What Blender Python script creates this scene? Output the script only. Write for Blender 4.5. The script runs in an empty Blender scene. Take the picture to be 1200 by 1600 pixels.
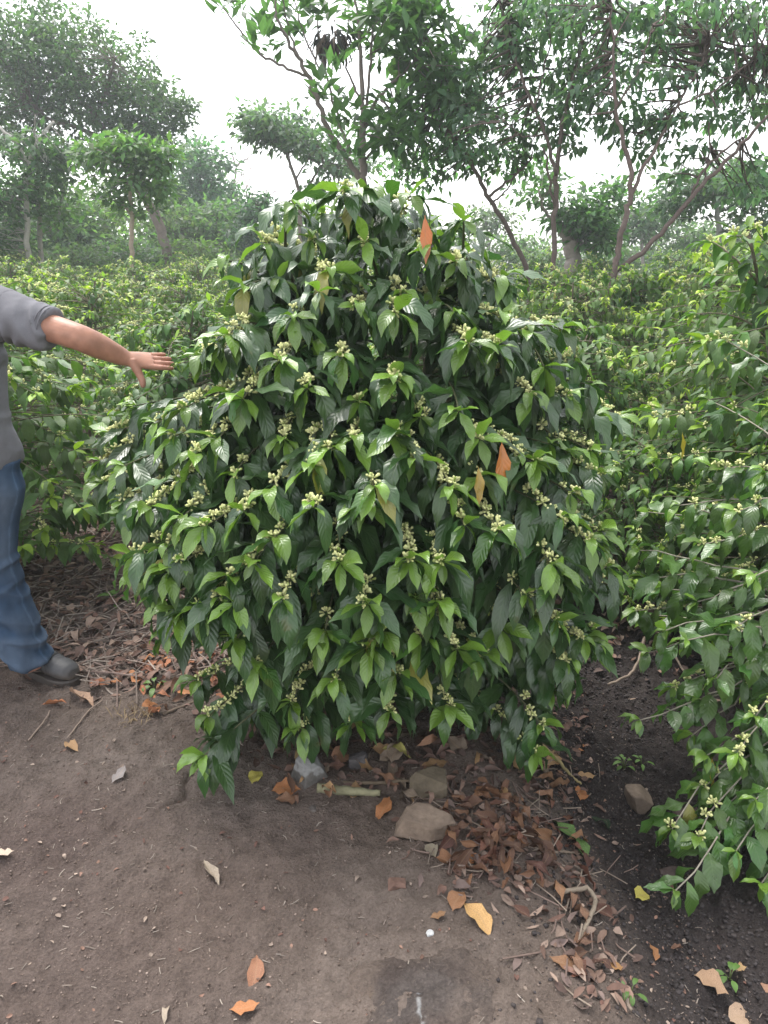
import bpy, math
import numpy as np

# ------------------------------------------------------------------ camera, sky, sun, exposure
SC = bpy.context.scene
COL = SC.collection
R = math.radians
rng = np.random.default_rng(11)
PITCH = R(18.97)
FPX = 1164.0            # focal length in photo pixels (1200 x 1600)
EYE = np.array([0.0, 0.0, 1.5])

cam = bpy.data.cameras.new('camera')
cam.sensor_fit = 'VERTICAL'
cam.sensor_height = 24.0
cam.lens = 24.0 * FPX / 1600.0
cam.clip_start = 0.05
cam.clip_end = 400
cam_o = bpy.data.objects.new('camera', cam)
COL.objects.link(cam_o)
cam_o.location = EYE
cam_o.rotation_euler = (math.pi / 2 - PITCH, 0, 0)
SC.camera = cam_o

SUN_EL, SUN_ROT = R(62), R(-35)
world = bpy.data.worlds.new('World')
SC.world = world
world.use_nodes = True
wt = world.node_tree
wt.nodes.clear()
wo = wt.nodes.new('ShaderNodeOutputWorld')
wb = wt.nodes.new('ShaderNodeBackground')
sky = wt.nodes.new('ShaderNodeTexSky')
sky.sky_type = 'NISHITA'
sky.sun_disc = False
sky.sun_elevation = SUN_EL
sky.sun_rotation = SUN_ROT
sky.dust_density = 1.5
sky.air_density = 1.2
hs = wt.nodes.new('ShaderNodeHueSaturation')
hs.inputs['Saturation'].default_value = 0.16
wt.links.new(sky.outputs[0], hs.inputs['Color'])
wt.links.new(hs.outputs[0], wb.inputs['Color'])
wb.inputs['Strength'].default_value = 0.15
wt.links.new(wb.outputs[0], wo.inputs['Surface'])

sun = bpy.data.lights.new('sun', 'SUN')
sun.energy = 1.3
sun.angle = R(28)
sun.color = (1.0, 0.96, 0.9)
sun_o = bpy.data.objects.new('sun', sun)
COL.objects.link(sun_o)
# light comes from behind-left of the camera's right side, high up
sun_o.rotation_euler = (math.pi / 2 - SUN_EL, 0, math.pi - SUN_ROT)

SC.view_settings.view_transform = 'Standard'
SC.view_settings.look = 'None'
SC.view_settings.exposure = 1.68
SC.view_settings.gamma = 1.0
SC.render.engine = 'CYCLES'
SC.cycles.max_bounces = 6
SC.cycles.diffuse_bounces = 3
SC.cycles.glossy_bounces = 2
SC.cycles.transmission_bounces = 4
SC.cycles.transparent_max_bounces = 4
SC.cycles.volume_bounces = 1
SC.cycles.sample_clamp_indirect = 6
SC.cycles.use_denoising = True
try:
    SC.cycles.denoiser = 'OPENIMAGEDENOISE'
    SC.cycles.denoising_input_passes = 'RGB_ALBEDO_NORMAL'
except Exception:
    pass

# ------------------------------------------------------------------ helpers
UP = np.array([0.0, 0.0, 1.0])


def A(*v):
    return np.array(v, dtype=float)


def nrm(v):
    v = np.asarray(v, dtype=float)
    return v / np.maximum(np.linalg.norm(v, axis=-1, keepdims=True), 1e-9)


def ray(u, v):
    cx, cy = (u - 600.0) / FPX, (800.0 - v) / FPX
    return A(cx, math.cos(PITCH) + cy * math.sin(PITCH), -math.sin(PITCH) + cy * math.cos(PITCH))


def at(u, v, Y):
    d = ray(u, v)
    return EYE + d * (Y / d[1])


def mpp(Y, z=1.5):
    """metres per photo pixel at that place"""
    return (Y * math.cos(PITCH) + (1.5 - z) * math.sin(PITCH)) / FPX


def _h(ix, iy, iz, seed):
    n = (ix * 374761393 + iy * 668265263 + iz * 2147483647 + seed * 1274126177) & 0xFFFFFFFF
    n = ((n ^ (n >> 13)) * 1274126177) & 0xFFFFFFFF
    n = (n ^ (n >> 16)) & 0xFFFFFFFF
    return n.astype(np.float64) / 4294967295.0


def vnoise(x, y, z=0.0, seed=0):
    x, y, z = np.broadcast_arrays(np.asarray(x, float), np.asarray(y, float), np.asarray(z, float))
    x0, y0, z0 = np.floor(x).astype(np.int64), np.floor(y).astype(np.int64), np.floor(z).astype(np.int64)
    fx, fy, fz = x - x0, y - y0, z - z0
    fx, fy, fz = [f * f * (3 - 2 * f) for f in (fx, fy, fz)]
    out = 0
    for dx in (0, 1):
        for dy in (0, 1):
            for dz in (0, 1):
                w = (fx if dx else 1 - fx) * (fy if dy else 1 - fy) * (fz if dz else 1 - fz)
                out = out + w * _h(x0 + dx, y0 + dy, z0 + dz, seed)
    return out * 2 - 1


def fbm(x, y, z=0.0, oct=4, seed=0, gain=0.5):
    s, a, f = 0, 1.0, 1.0
    for k in range(oct):
        s = s + a * vnoise(np.asarray(x) * f + 17.3 * k, np.asarray(y) * f - 9.1 * k, np.asarray(z) * f + 3.7 * k, seed + k)
        a *= gain
        f *= 2.03
    return s


def sstep(a, b, x):
    t = np.clip((np.asarray(x, float) - a) / (b - a), 0, 1)
    return t * t * (3 - 2 * t)


def make_mesh(name, V, F, col=None, lf=None, smooth=True):
    """V (N,3); F = list of (M,k) int arrays; col (N,3); lf (N,3)"""
    V = np.asarray(V, np.float32)
    me = bpy.data.meshes.new(name)
    F = [np.asarray(f, np.int32) for f in F if len(f)]
    nl = sum(f.size for f in F)
    npoly = sum(len(f) for f in F)
    me.vertices.add(len(V))
    me.vertices.foreach_set('co', V.ravel())
    me.loops.add(nl)
    me.polygons.add(npoly)
    me.loops.foreach_set('vertex_index', np.concatenate([f.ravel() for f in F]).astype(np.int32))
    tot = np.concatenate([np.full(len(f), f.shape[1], np.int32) for f in F])
    st = np.concatenate([[0], np.cumsum(tot)[:-1]]).astype(np.int32)
    me.polygons.foreach_set('loop_start', st)
    me.polygons.foreach_set('loop_total', tot)
    me.polygons.foreach_set('use_smooth', np.full(npoly, bool(smooth)))
    if col is not None:
        at_ = me.attributes.new('col', 'FLOAT_COLOR', 'POINT')
        c4 = np.ones((len(V), 4), np.float32)
        c4[:, :3] = col
        at_.data.foreach_set('color', c4.ravel())
    if lf is not None:
        at_ = me.attributes.new('lf', 'FLOAT_VECTOR', 'POINT')
        at_.data.foreach_set('vector', np.asarray(lf, np.float32).ravel())
    me.update(calc_edges=True)
    me.validate()
    return me


class MB:
    """collects shapes into ONE mesh"""

    def __init__(self):
        self.V, self.F, self.C, self.L, self.n = [], {}, [], [], 0

    def add(self, V, F, col=(.5, .5, .5), lf=None):
        V = np.asarray(V, float)
        for f in F:
            f = np.asarray(f)
            if len(f):
                self.F.setdefault(f.shape[1], []).append(f + self.n)
        self.V.append(V)
        c = np.asarray(col, float)
        self.C.append(np.broadcast_to(c, (len(V), 3)) if c.ndim == 1 else c)
        self.L.append(np.zeros((len(V), 3)) if lf is None else lf)
        self.n += len(V)

    def tube(self, P, rad, n=6, col=(.5, .5, .5), cap=True):
        P = np.asarray(P, float)
        k = len(P)
        rad = np.broadcast_to(np.asarray(rad, float), (k,))
        T = nrm(np.gradient(P, axis=0))
        ref = A(0, 0, 1) if abs(T[0][2]) < 0.9 else A(1, 0, 0)
        s = nrm(np.cross(T[0], ref))
        rings = []
        ang = np.arange(n) * 2 * math.pi / n
        for i in range(k):
            s = nrm(s - T[i] * np.dot(s, T[i]))
            b = np.cross(T[i], s)
            rings.append(P[i] + rad[i] * (np.cos(ang)[:, None] * s + np.sin(ang)[:, None] * b))
        V = np.concatenate(rings)
        F = []
        for i in range(k - 1):
            a = i * n + np.arange(n)
            b2 = i * n + (np.arange(n) + 1) % n
            F.append(np.stack([a, b2, b2 + n, a + n], 1))
        lst = [np.concatenate(F)]
        if cap:
            lst.append(np.arange(n)[::-1][None])
            lst.append(((k - 1) * n + np.arange(n))[None])
        self.add(V, lst, col)

    def loft(self, rings, n=24, col=(.5, .5, .5)):
        """rings: (centre, U, V, a, b)"""
        ang = np.arange(n) * 2 * math.pi / n
        V = np.concatenate([np.asarray(c) + a * np.cos(ang)[:, None] * np.asarray(U) + b * np.sin(ang)[:, None] * np.asarray(W) for c, U, W, a, b in rings])
        F = []
        for i in range(len(rings) - 1):
            a = i * n + np.arange(n)
            b2 = i * n + (np.arange(n) + 1) % n
            F.append(np.stack([a, b2, b2 + n, a + n], 1))
        k = len(rings)
        self.add(V, [np.concatenate(F), np.arange(n)[::-1][None], ((k - 1) * n + np.arange(n))[None]], col)

    def mesh(self, name, smooth=True):
        return make_mesh(name, np.concatenate(self.V), [np.concatenate(f) for f in self.F.values()],
                         np.concatenate(self.C), np.concatenate(self.L), smooth)


def obj(name, me, mat=None, parent=None, loc=None):
    o = bpy.data.objects.new(name, me)
    COL.objects.link(o)
    if mat is not None and len(me.materials) == 0:
        me.materials.append(mat)
    if parent is not None:
        o.parent = parent
    if loc is not None:
        o.location = [float(q) for q in loc]
    return o


def tag(o, label, cat, group=None):
    o['label'] = label
    o['category'] = cat
    if group:
        o['group'] = group
    return o


def thing(name, label, cat, loc=(0, 0, 0), rz=0.0, group=None):
    o = bpy.data.objects.new(name, None)
    COL.objects.link(o)
    o.location = [float(q) for q in loc]
    o.rotation_euler = (0, 0, rz)
    o.empty_display_size = 0.1
    return tag(o, label, cat, group)


def dup(root, loc, rz, sc=(1, 1, 1), label=None, group=None):
    r = root.copy()
    COL.objects.link(r)
    r.location = [float(q) for q in loc]
    r.rotation_euler = (0, 0, rz)
    r.scale = sc
    if label:
        r['label'] = label
    if group:
        r['group'] = group
    for ch in list(root.children):
        c = ch.copy()
        COL.objects.link(c)
        c.parent = r
        for g in ch.children:
            d = g.copy()
            COL.objects.link(d)
            d.parent = c
    return r


# ------------------------------------------------------------------ materials
def new_mat(name):
    m = bpy.data.materials.new(name)
    m.use_nodes = True
    t = m.node_tree
    b = t.nodes['Principled BSDF']
    return m, t, b


def N(t, kind, **kw):
    n = t.nodes.new(kind)
    for k, v in kw.items():
        if hasattr(n, k):
            setattr(n, k, v)
        else:
            n.inputs[k].default_value = v
    return n


def math_n(t, op, a, b=None, clamp=False):
    n = t.nodes.new('ShaderNodeMath')
    n.operation = op
    n.use_clamp = clamp
    for i, x in enumerate((a, b)):
        if x is None:
            continue
        if isinstance(x, (int, float)):
            n.inputs[i].default_value = x
        else:
            t.links.new(x, n.inputs[i])
    return n.outputs[0]


def mixc(t, fac, a, b, mode='MIX'):
    n = t.nodes.new('ShaderNodeMix')
    n.data_type = 'RGBA'
    n.blend_type = mode
    n.clamp_factor = True
    for i, x in ((0, fac), (6, a), (7, b)):
        if isinstance(x, (int, float)):
            n.inputs[i].default_value = x
        elif isinstance(x, tuple):
            n.inputs[i].default_value = (*x, 1)
        else:
            t.links.new(x, n.inputs[i])
    return n.outputs[2]


def leaf_mat(name, rough=0.38, vein=9.0, bump=0.5, trans=0.22, spec=0.5, under=(1.5, 1.45, 1.6), spots=0.0):
    m, t, b = new_mat(name)
    L = t.links.new
    ca = N(t, 'ShaderNodeAttribute', attribute_name='col')
    la = N(t, 'ShaderNodeAttribute', attribute_name='lf')
    sep = N(t, 'ShaderNodeSeparateXYZ')
    L(la.outputs['Vector'], sep.inputs[0])
    a = math_n(t, 'ABSOLUTE', sep.outputs[0])
    # side veins sweep forward from the midrib
    ph = math_n(t, 'SUBTRACT', math_n(t, 'MULTIPLY', sep.outputs[1], vein), math_n(t, 'MULTIPLY', a, vein * 0.22))
    fr = math_n(t, 'FRACT', ph)
    tri = math_n(t, 'ABSOLUTE', math_n(t, 'SUBTRACT', fr, 0.5))       # .5 at the vein, 0 between
    vein_m = math_n(t, 'POWER', math_n(t, 'MULTIPLY', tri, 2.0), 9.0)
    mid = math_n(t, 'SUBTRACT', 1.0, math_n(t, 'MULTIPLY', a, 9.0), True)
    vm = math_n(t, 'MAXIMUM', math_n(t, 'MULTIPLY', vein_m, 0.35), math_n(t, 'MULTIPLY', mid, 0.8))
    tc = N(t, 'ShaderNodeTexCoord')
    nz = N(t, 'ShaderNodeTexNoise', Scale=28.0, Detail=3.0)
    L(tc.outputs['Object'], nz.inputs['Vector'])
    mott = math_n(t, 'ADD', math_n(t, 'MULTIPLY', nz.outputs[0], 0.7), 0.65)
    mm = N(t, 'ShaderNodeCombineXYZ')
    for i in range(3):
        L(mott, mm.inputs[i])
    c1 = mixc(t, 1.0, ca.outputs['Color'], mm.outputs[0], 'MULTIPLY')
    c2 = mixc(t, math_n(t, 'MULTIPLY', vm, 0.25), c1, (0.14, 0.21, 0.08))
    if spots > 0:
        n2 = N(t, 'ShaderNodeTexNoise', Scale=11.0, Detail=4.0)
        L(tc.outputs['Object'], n2.inputs['Vector'])
        sp = N(t, 'ShaderNodeMapRange')
        L(n2.outputs[0], sp.inputs[0])
        sp.inputs[1].default_value = 0.70
        sp.inputs[2].default_value = 0.76
        c2 = mixc(t, math_n(t, 'MULTIPLY', sp.outputs[0], spots), c2, (0.2, 0.11, 0.04))
    geo = N(t, 'ShaderNodeNewGeometry')
    c3 = mixc(t, geo.outputs['Backfacing'], c2, mixc(t, 1.0, c2, under, 'MULTIPLY'))
    L(c3, b.inputs['Base Color'])
    b.inputs['Specular IOR Level'].default_value = spec
    rr = math_n(t, 'ADD', math_n(t, 'MULTIPLY', nz.outputs[0], 0.25), rough - 0.12)
    L(rr, b.inputs['Roughness'])
    hgt_ = math_n(t, 'SUBTRACT', math_n(t, 'SQRT', math_n(t, 'SUBTRACT', 1.0, math_n(t, 'MULTIPLY', tri, 2.0), True)), math_n(t, 'MULTIPLY', mid, 0.8))
    hgt2 = math_n(t, 'ADD', hgt_, math_n(t, 'MULTIPLY', nz.outputs[0], 0.5))
    bp = N(t, 'ShaderNodeBump', Strength=bump, Distance=0.006)
    L(hgt2, bp.inputs['Height'])
    L(bp.outputs[0], b.inputs['Normal'])
    tr = N(t, 'ShaderNodeBsdfTranslucent')
    L(mixc(t, 1.0, c3, (1.3, 1.5, 0.7), 'MULTIPLY'), tr.inputs['Color'])
    mx = N(t, 'ShaderNodeMixShader')
    mx.inputs[0].default_value = trans
    L(b.outputs[0], mx.inputs[1])
    L(tr.outputs[0], mx.inputs[2])
    L(mx.outputs[0], t.nodes['Material Output'].inputs['Surface'])
    return m


def attr_mat(name, rough=0.7, spec=0.3, nscale=40.0, namt=0.5, bump=0.4, bdist=0.004, trans=0.0):
    """colour from the mesh's own 'col' attribute, broken up by fine noise"""
    m, t, b = new_mat(name)
    L = t.links.new
    ca = N(t, 'ShaderNodeAttribute', attribute_name='col')
    tc = N(t, 'ShaderNodeTexCoord')
    nz = N(t, 'ShaderNodeTexNoise', Scale=nscale, Detail=5.0, Roughness=0.65)
    L(tc.outputs['Object'], nz.inputs['Vector'])
    f = math_n(t, 'ADD', math_n(t, 'MULTIPLY', nz.outputs[0], 2 * namt), 1.0 - namt)
    mm = N(t, 'ShaderNodeCombineXYZ')
    for i in range(3):
        L(f, mm.inputs[i])
    L(mixc(t, 1.0, ca.outputs['Color'], mm.outputs[0], 'MULTIPLY'), b.inputs['Base Color'])
    b.inputs['Roughness'].default_value = rough
    b.inputs['Specular IOR Level'].default_value = spec
    if bump:
        bp = N(t, 'ShaderNodeBump', Strength=bump, Distance=bdist)
        L(nz.outputs[0], bp.inputs['Height'])
        L(bp.outputs[0], b.inputs['Normal'])
    if trans:
        tr = N(t, 'ShaderNodeBsdfTranslucent')
        L(ca.outputs['Color'], tr.inputs['Color'])
        mx = N(t, 'ShaderNodeMixShader')
        mx.inputs[0].default_value = trans
        L(b.outputs[0], mx.inputs[1])
        L(tr.outputs[0], mx.inputs[2])
        L(mx.outputs[0], t.nodes['Material Output'].inputs['Surface'])
    return m


def dry_mat(name):
    """dry fallen leaf: colour of the object, blotched, with veins"""
    m, t, b = new_mat(name)
    L = t.links.new
    oi = N(t, 'ShaderNodeObjectInfo')
    tc = N(t, 'ShaderNodeTexCoord')
    nz = N(t, 'ShaderNodeTexNoise', Scale=45.0, Detail=5.0)
    L(tc.outputs['Object'], nz.inputs['Vector'])
    f = math_n(t, 'ADD', math_n(t, 'MULTIPLY', nz.outputs[0], 1.2), 0.4)
    mm = N(t, 'ShaderNodeCombineXYZ')
    for i in range(3):
        L(f, mm.inputs[i])
    c = mixc(t, 1.0, oi.outputs['Color'], mm.outputs[0], 'MULTIPLY')
    la = N(t, 'ShaderNodeAttribute', attribute_name='lf')
    sep = N(t, 'ShaderNodeSeparateXYZ')
    L(la.outputs['Vector'], sep.inputs[0])
    mid = math_n(t, 'SUBTRACT', 1.0, math_n(t, 'MULTIPLY', math_n(t, 'ABSOLUTE', sep.outputs[0]), 8.0), True)
    c = mixc(t, math_n(t, 'MULTIPLY', mid, 0.35), c, (0.3, 0.2, 0.12))
    L(c, b.inputs['Base Color'])
    b.inputs['Roughness'].default_value = 0.6
    b.inputs['Specular IOR Level'].default_value = 0.3
    bp = N(t, 'ShaderNodeBump', Strength=0.5, Distance=0.004)
    L(nz.outputs[0], bp.inputs['Height'])
    L(bp.outputs[0], b.inputs['Normal'])
    return m


M_LEAF = leaf_mat('coffee_leaf', rough=0.31, vein=9.0, bump=0.18, trans=0.18, spec=0.75, spots=0.25)
M_LEAF2 = leaf_mat('coffee_leaf_far', rough=0.45, vein=8.0, bump=0.15, trans=0.22, spec=0.4)
M_TREE = leaf_mat('tree_leaf', rough=0.5, vein=7.0, bump=0.12, trans=0.45, spec=0.4)
M_BUD = attr_mat('bud', rough=0.5, spec=0.4, nscale=120, namt=0.25, bump=0.0, trans=0.2)
M_BARK = attr_mat('bark', rough=0.85, spec=0.2, nscale=35, namt=0.55, bump=0.8, bdist=0.01)
M_TRUNK = attr_mat('tree_bark', rough=0.9, spec=0.15, nscale=9, namt=0.5, bump=0.8, bdist=0.03)
M_LITTER = attr_mat('litter', rough=0.75, spec=0.2, nscale=60, namt=0.4, bump=0.3)
M_DRY = dry_mat('dry_leaf')

# ------------------------------------------------------------------ ground
EDGE_X = 0.60


def hgt(x, y, fine=True):
    x = np.asarray(x, float)
    y = np.asarray(y, float)
    near = 1 - sstep(6, 12, np.abs(y))
    e = EDGE_X + 0.06 * np.sin(y * 2.1) + 0.05 * vnoise(y * 1.7, 0.3, seed=5)
    z = -0.21 * sstep(e - 0.28, e + 0.25, x) * (1 - sstep(1.35, 1.9, x) * 0.6)
    z = z + 0.045 * np.exp(-((x - 0.1) / 0.45) ** 2) * near
    z = z - 0.05 * sstep(-0.5, -1.9, x) * 0
    z = z + 0.03 * fbm(x * 1.1, y * 1.1, oct=3, seed=3) * near
    if fine:
        dark = sstep(e - 0.05, e + 0.15, x)
        z = z + near * (0.010 * fbm(x * 7, y * 7, oct=2, seed=21) + (0.0085 + 0.006 * dark) * fbm(x * 24, y * 24, oct=2, seed=31))
        z = z + near * (0.005 + 0.004 * dark) * vnoise(x * 70, y * 70, seed=41)
        # a crooked drying crack
        cxx = -0.60 + 0.03 * vnoise(y * 14, 2.0, seed=8) + (y - 1.85) * 0.10
        z = z - 0.02 * np.exp(-((x - cxx) / 0.008) ** 2) * sstep(1.70, 1.74, y) * (1 - sstep(1.90, 1.95, y))
    return z


def hz(x, y):
    return float(hgt(x, y, False))


def grow(lo, hi, fine0, fine1, step, ratio=1.16):
    mid = list(np.arange(fine0, fine1 + 1e-6, step))
    out, s, x = [], step, fine1
    while x < hi:
        s *= ratio
        x += s
        out.append(min(x, hi))
    low, s, x = [], step, fine0
    while x > lo:
        s *= ratio
        x -= s
        low.append(max(x, lo))
    return np.array(low[::-1] + mid + out)


gx = grow(-85, 85, -1.9, 1.6, 0.0105)
gy = grow(-6, 85, 0.85, 3.4, 0.0105)
GX, GY = np.meshgrid(gx, gy)
GZ = hgt(GX, GY)
far_roll = 0.25 * fbm(GX * 0.06, GY * 0.06, oct=2, seed=77) * sstep(12, 40, GY)
GZ = GZ + far_roll
e_ = EDGE_X + 0.06 * np.sin(GY * 2.1) + 0.08 * vnoise(GX * 5, GY * 5, seed=6)
dk = sstep(e_ - 0.22, e_ + 0.12, GX) * (1 - 0.5 * sstep(1.8, 2.6, GX))
shd = fbm(GX * 2.2, GY * 2.2, oct=4, seed=51)
c_dry = np.array([0.165, 0.125, 0.102])
c_pale = np.array([0.220, 0.177, 0.152])
c_red = np.array([0.130, 0.097, 0.085])
c_dark = np.array([0.052, 0.043, 0.041])
w1 = np.clip(0.5 + 0.7 * shd, 0, 1)[..., None]
gc = c_dry * (1 - w1) + c_pale * w1
w2 = np.clip(0.9 * fbm(GX * 1.3 + 9, GY * 1.3, oct=3, seed=61), 0, 1)[..., None]
gc = gc * (1 - w2) + c_red * w2
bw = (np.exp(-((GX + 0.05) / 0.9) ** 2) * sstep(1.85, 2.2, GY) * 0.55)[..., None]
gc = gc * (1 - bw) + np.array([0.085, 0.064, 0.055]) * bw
gc = gc * (1 - dk[..., None]) + c_dark * (1 + 0.35 * shd[..., None]) * dk[..., None]
nx, ny = len(gx), len(gy)
ii = (np.arange(ny - 1)[:, None] * nx + np.arange(nx - 1)[None]).ravel()
M_SOIL = None


def soil_mat():
    m, t, b = new_mat('soil')
    L = t.links.new
    ca = N(t, 'ShaderNodeAttribute', attribute_name='col')
    tc = N(t, 'ShaderNodeTexCoord')
    n1 = N(t, 'ShaderNodeTexNoise', Scale=130.0, Detail=6.0, Roughness=0.75)
    n2 = N(t, 'ShaderNodeTexNoise', Scale=22.0, Detail=5.0, Roughness=0.65)
    n3 = N(t, 'ShaderNodeTexVoronoi', Scale=95.0)
    for n in (n1, n2, n3):
        L(tc.outputs['Object'], n.inputs['Vector'])
    f = math_n(t, 'ADD', math_n(t, 'MULTIPLY', n1.outputs[0], 1.5), math_n(t, 'MULTIPLY', n2.outputs[0], 0.9))
    f = math_n(t, 'SUBTRACT', f, 0.22)
    mm = N(t, 'ShaderNodeCombineXYZ')
    for i in range(3):
        L(f, mm.inputs[i])
    c = mixc(t, 1.0, ca.outputs['Color'], mm.outputs[0], 'MULTIPLY')
    # pale grit
    g = N(t, 'ShaderNodeTexNoise', Scale=240.0, Detail=2.0)
    L(tc.outputs['Object'], g.inputs['Vector'])
    gr = N(t, 'ShaderNodeMapRange')
    L(g.outputs[0], gr.inputs[0])
    gr.inputs[1].default_value = 0.66
    gr.inputs[2].default_value = 0.74
    c = mixc(t, math_n(t, 'MULTIPLY', gr.outputs[0], 0.45), c, (0.24, 0.195, 0.16))
    L(c, b.inputs['Base Color'])
    b.inputs['Roughness'].default_value = 0.92
    b.inputs['Specular IOR Level'].default_value = 0.15
    h = math_n(t, 'ADD', math_n(t, 'MULTIPLY', n1.outputs[0], 0.8), math_n(t, 'ADD', math_n(t, 'MULTIPLY', n3.outputs[0], 0.35), n2.outputs[0]))
    bp = N(t, 'ShaderNodeBump', Strength=1.0, Distance=0.016)
    L(h, bp.inputs['Height'])
    L(bp.outputs[0], b.inputs['Normal'])
    return m


M_SOIL = soil_mat()
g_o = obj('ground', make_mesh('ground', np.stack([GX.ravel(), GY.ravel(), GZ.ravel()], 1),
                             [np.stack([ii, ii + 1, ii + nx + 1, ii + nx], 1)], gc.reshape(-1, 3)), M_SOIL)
g_o['kind'] = 'structure'


def on(u, v, lift=0.0):
    """the ground point seen at that pixel of the photograph"""
    d = ray(u, v)
    s = -EYE[2] / d[2]
    for _ in range(12):
        p = EYE + d * s
        s += (hz(p[0], p[1]) - p[2]) / d[2]
    p = EYE + d * s
    p[2] += lift
    return p


# ------------------------------------------------------------------ leaves
T_FULL = np.array([0, .05, .13, .25, .38, .52, .66, .79, .90, 1.0])
F_FULL = np.array([.05, .06, .36, .74, .96, 1., .88, .58, .22, .02])
T_MED = np.array([0, .06, .24, .48, .72, .9, 1.0])
F_MED = np.array([.06, .08, .74, 1., .76, .24, .02])
T_LOW = np.array([0, .45, 1.0])
F_LOW = np.array([.08, 1., .04])


class Leaves:
    def __init__(self):
        self.rows = []

    def add(self, P, D, L, W, droop, roll, col, wave=0.5, fold=0.3):
        n = len(P)
        f = lambda x: np.broadcast_to(np.asarray(x, float), (n,))[:, None]
        c = np.broadcast_to(np.asarray(col, float), (n, 3))
        self.rows.append(np.concatenate([P, nrm(D), f(L), f(W), f(droop), f(roll), c, f(wave), f(fold)], 1))

    def mesh(self, name, detail='full', seed=1):
        r = np.random.default_rng(seed)
        Q = np.concatenate(self.rows)
        n = len(Q)
        P, D, L, W, dr, ro, col, wv, fo = Q[:, 0:3], Q[:, 3:6], Q[:, 6], Q[:, 7], Q[:, 8], Q[:, 9], Q[:, 10:13], Q[:, 13], Q[:, 14]
        tt, ff = {'full': (T_FULL, F_FULL), 'med': (T_MED, F_MED), 'low': (T_LOW, F_LOW)}[detail]
        aa = np.array([-1, -.5, 0, .5, 1.0]) if detail == 'full' else np.array([-1, 0, 1.0])
        nt, nw = len(tt), len(aa)
        hor = np.linalg.norm(D[:, :2], axis=1) < 0.12
        ref = np.where(hor[:, None], np.stack([np.cos(ro * 3), np.sin(ro * 3), 0 * ro], 1), UP)
        S = nrm(np.cross(D, ref))
        B = np.cross(S, D)
        S = S * np.cos(ro)[:, None] + B * np.sin(ro)[:, None]
        k = tt[None, :, None] ** 0.6 * dr[:, None, None]
        d = nrm(D[:, None] * (1 - np.clip(k, 0, 1)) - UP * k)          # n,nt,3
        seg = np.diff(tt, prepend=0)[None, :, None] * L[:, None, None]
        dm = d.copy()
        dm[:, 1:] = nrm(d[:, 1:] + d[:, :-1])
        ctr = P[:, None] + np.cumsum(dm * seg, 1)
        nn = nrm(np.cross(S[:, None], d))
        Sx = nrm(np.cross(d, nn))
        w = ff[None, :] * W[:, None]
        ph = r.uniform(0, 6.28, (n, 1, 1))
        a3 = aa[None, None, :]
        wav = wv[:, None, None] * 0.34 * np.sin(tt[None, :, None] * 15 + ph + (a3 > 0) * 2.1) * a3 ** 2
        off = (fo[:, None, None] * np.abs(a3) + wav - 0.10 * a3 ** 2) * w[..., None]
        V = ctr[:, :, None] + Sx[:, :, None] * (a3 * w[..., None])[..., None] + nn[:, :, None] * off[..., None]
        V = V.reshape(-1, 3)
        i = np.arange(nt - 1)[:, None] * nw + np.arange(nw - 1)[None]
        q = np.stack([i, i + 1, i + nw + 1, i + nw], -1).reshape(-1, 4)
        F = (q[None] + (np.arange(n) * nt * nw)[:, None, None]).reshape(-1, 4)
        lf = np.stack(np.broadcast_arrays(a3, tt[None, :, None], L[:, None, None]), -1)
        lf = np.broadcast_to(lf, (n, nt, nw, 3)).reshape(-1, 3)
        C = np.broadcast_to(col[:, None], (n, nt * nw, 3)).reshape(-1, 3)
        return make_mesh(name, V, [F], C, lf)


MATURE = np.array([0.035, 0.080, 0.022])
FRESH = np.array([0.052, 0.130, 0.020])
YOUNG = np.array([0.15, 0.27, 0.035])


def bud_mesh(name, P, r, n_each=(12, 24), size=0.0108, spread=0.0115):
    """clumps of slim cream flower buds at the nodes P"""
    ks = r.integers(n_each[0], n_each[1], len(P))
    base = np.repeat(P, ks, axis=0)
    n = len(base)
    d = nrm(r.normal(0, 1, (n, 3)) + np.array([0, 0, 0.75]))
    ln = size * r.uniform(0.7, 1.5, n)
    base = base + d * spread * r.uniform(0.1, 0.8, n)[:, None]
    ref = nrm(r.normal(0, 1, (n, 3)))
    s = nrm(np.cross(d, ref))
    b = np.cross(s, d)
    tt = np.array([0, .45, .8, 1.0])
    rr = np.array([.14, .22, .29, .10])
    ang = np.arange(4) * math.pi / 2
    V = base[:, None, None] + d[:, None, None] * (tt[None, :, None, None] * ln[:, None, None, None])
    V = V + (s[:, None, None] * np.cos(ang)[None, None, :, None] + b[:, None, None] * np.sin(ang)[None, None, :, None]) * (rr[None, :, None, None] * ln[:, None, None, None])
    F = []
    for i in range(3):
        for j in range(4):
            F.append([i * 4 + j, i * 4 + (j + 1) % 4, i * 4 + 4 + (j + 1) % 4, i * 4 + 4 + j])
    F.append([12, 13, 14, 15])
    F = (np.array(F)[None] + (np.arange(n) * 16)[:, None, None]).reshape(-1, 4)
    mix = r.uniform(0, 1, (n, 1))
    mix = np.where(r.uniform(0, 1, (n, 1)) < 0.15, mix * 0.5, 0.5 + 0.5 * mix)
    c = np.array([0.28, 0.38, 0.07]) * (1 - mix) + np.array([0.95, 0.93, 0.48]) * mix
    tcol = np.array([0.62, 0.82, 1.0, 1.08])
    C = (c[:, None, None] * tcol[None, :, None, None]) * np.ones((1, 1, 4, 1))
    return make_mesh(name, V.reshape(-1, 3), [F], C.reshape(-1, 3))


def bez(p0, p1, p2, n):
    t = np.linspace(0, 1, n)[:, None]
    return (1 - t) ** 2 * p0 + 2 * t * (1 - t) * p1 + t * t * p2


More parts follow.
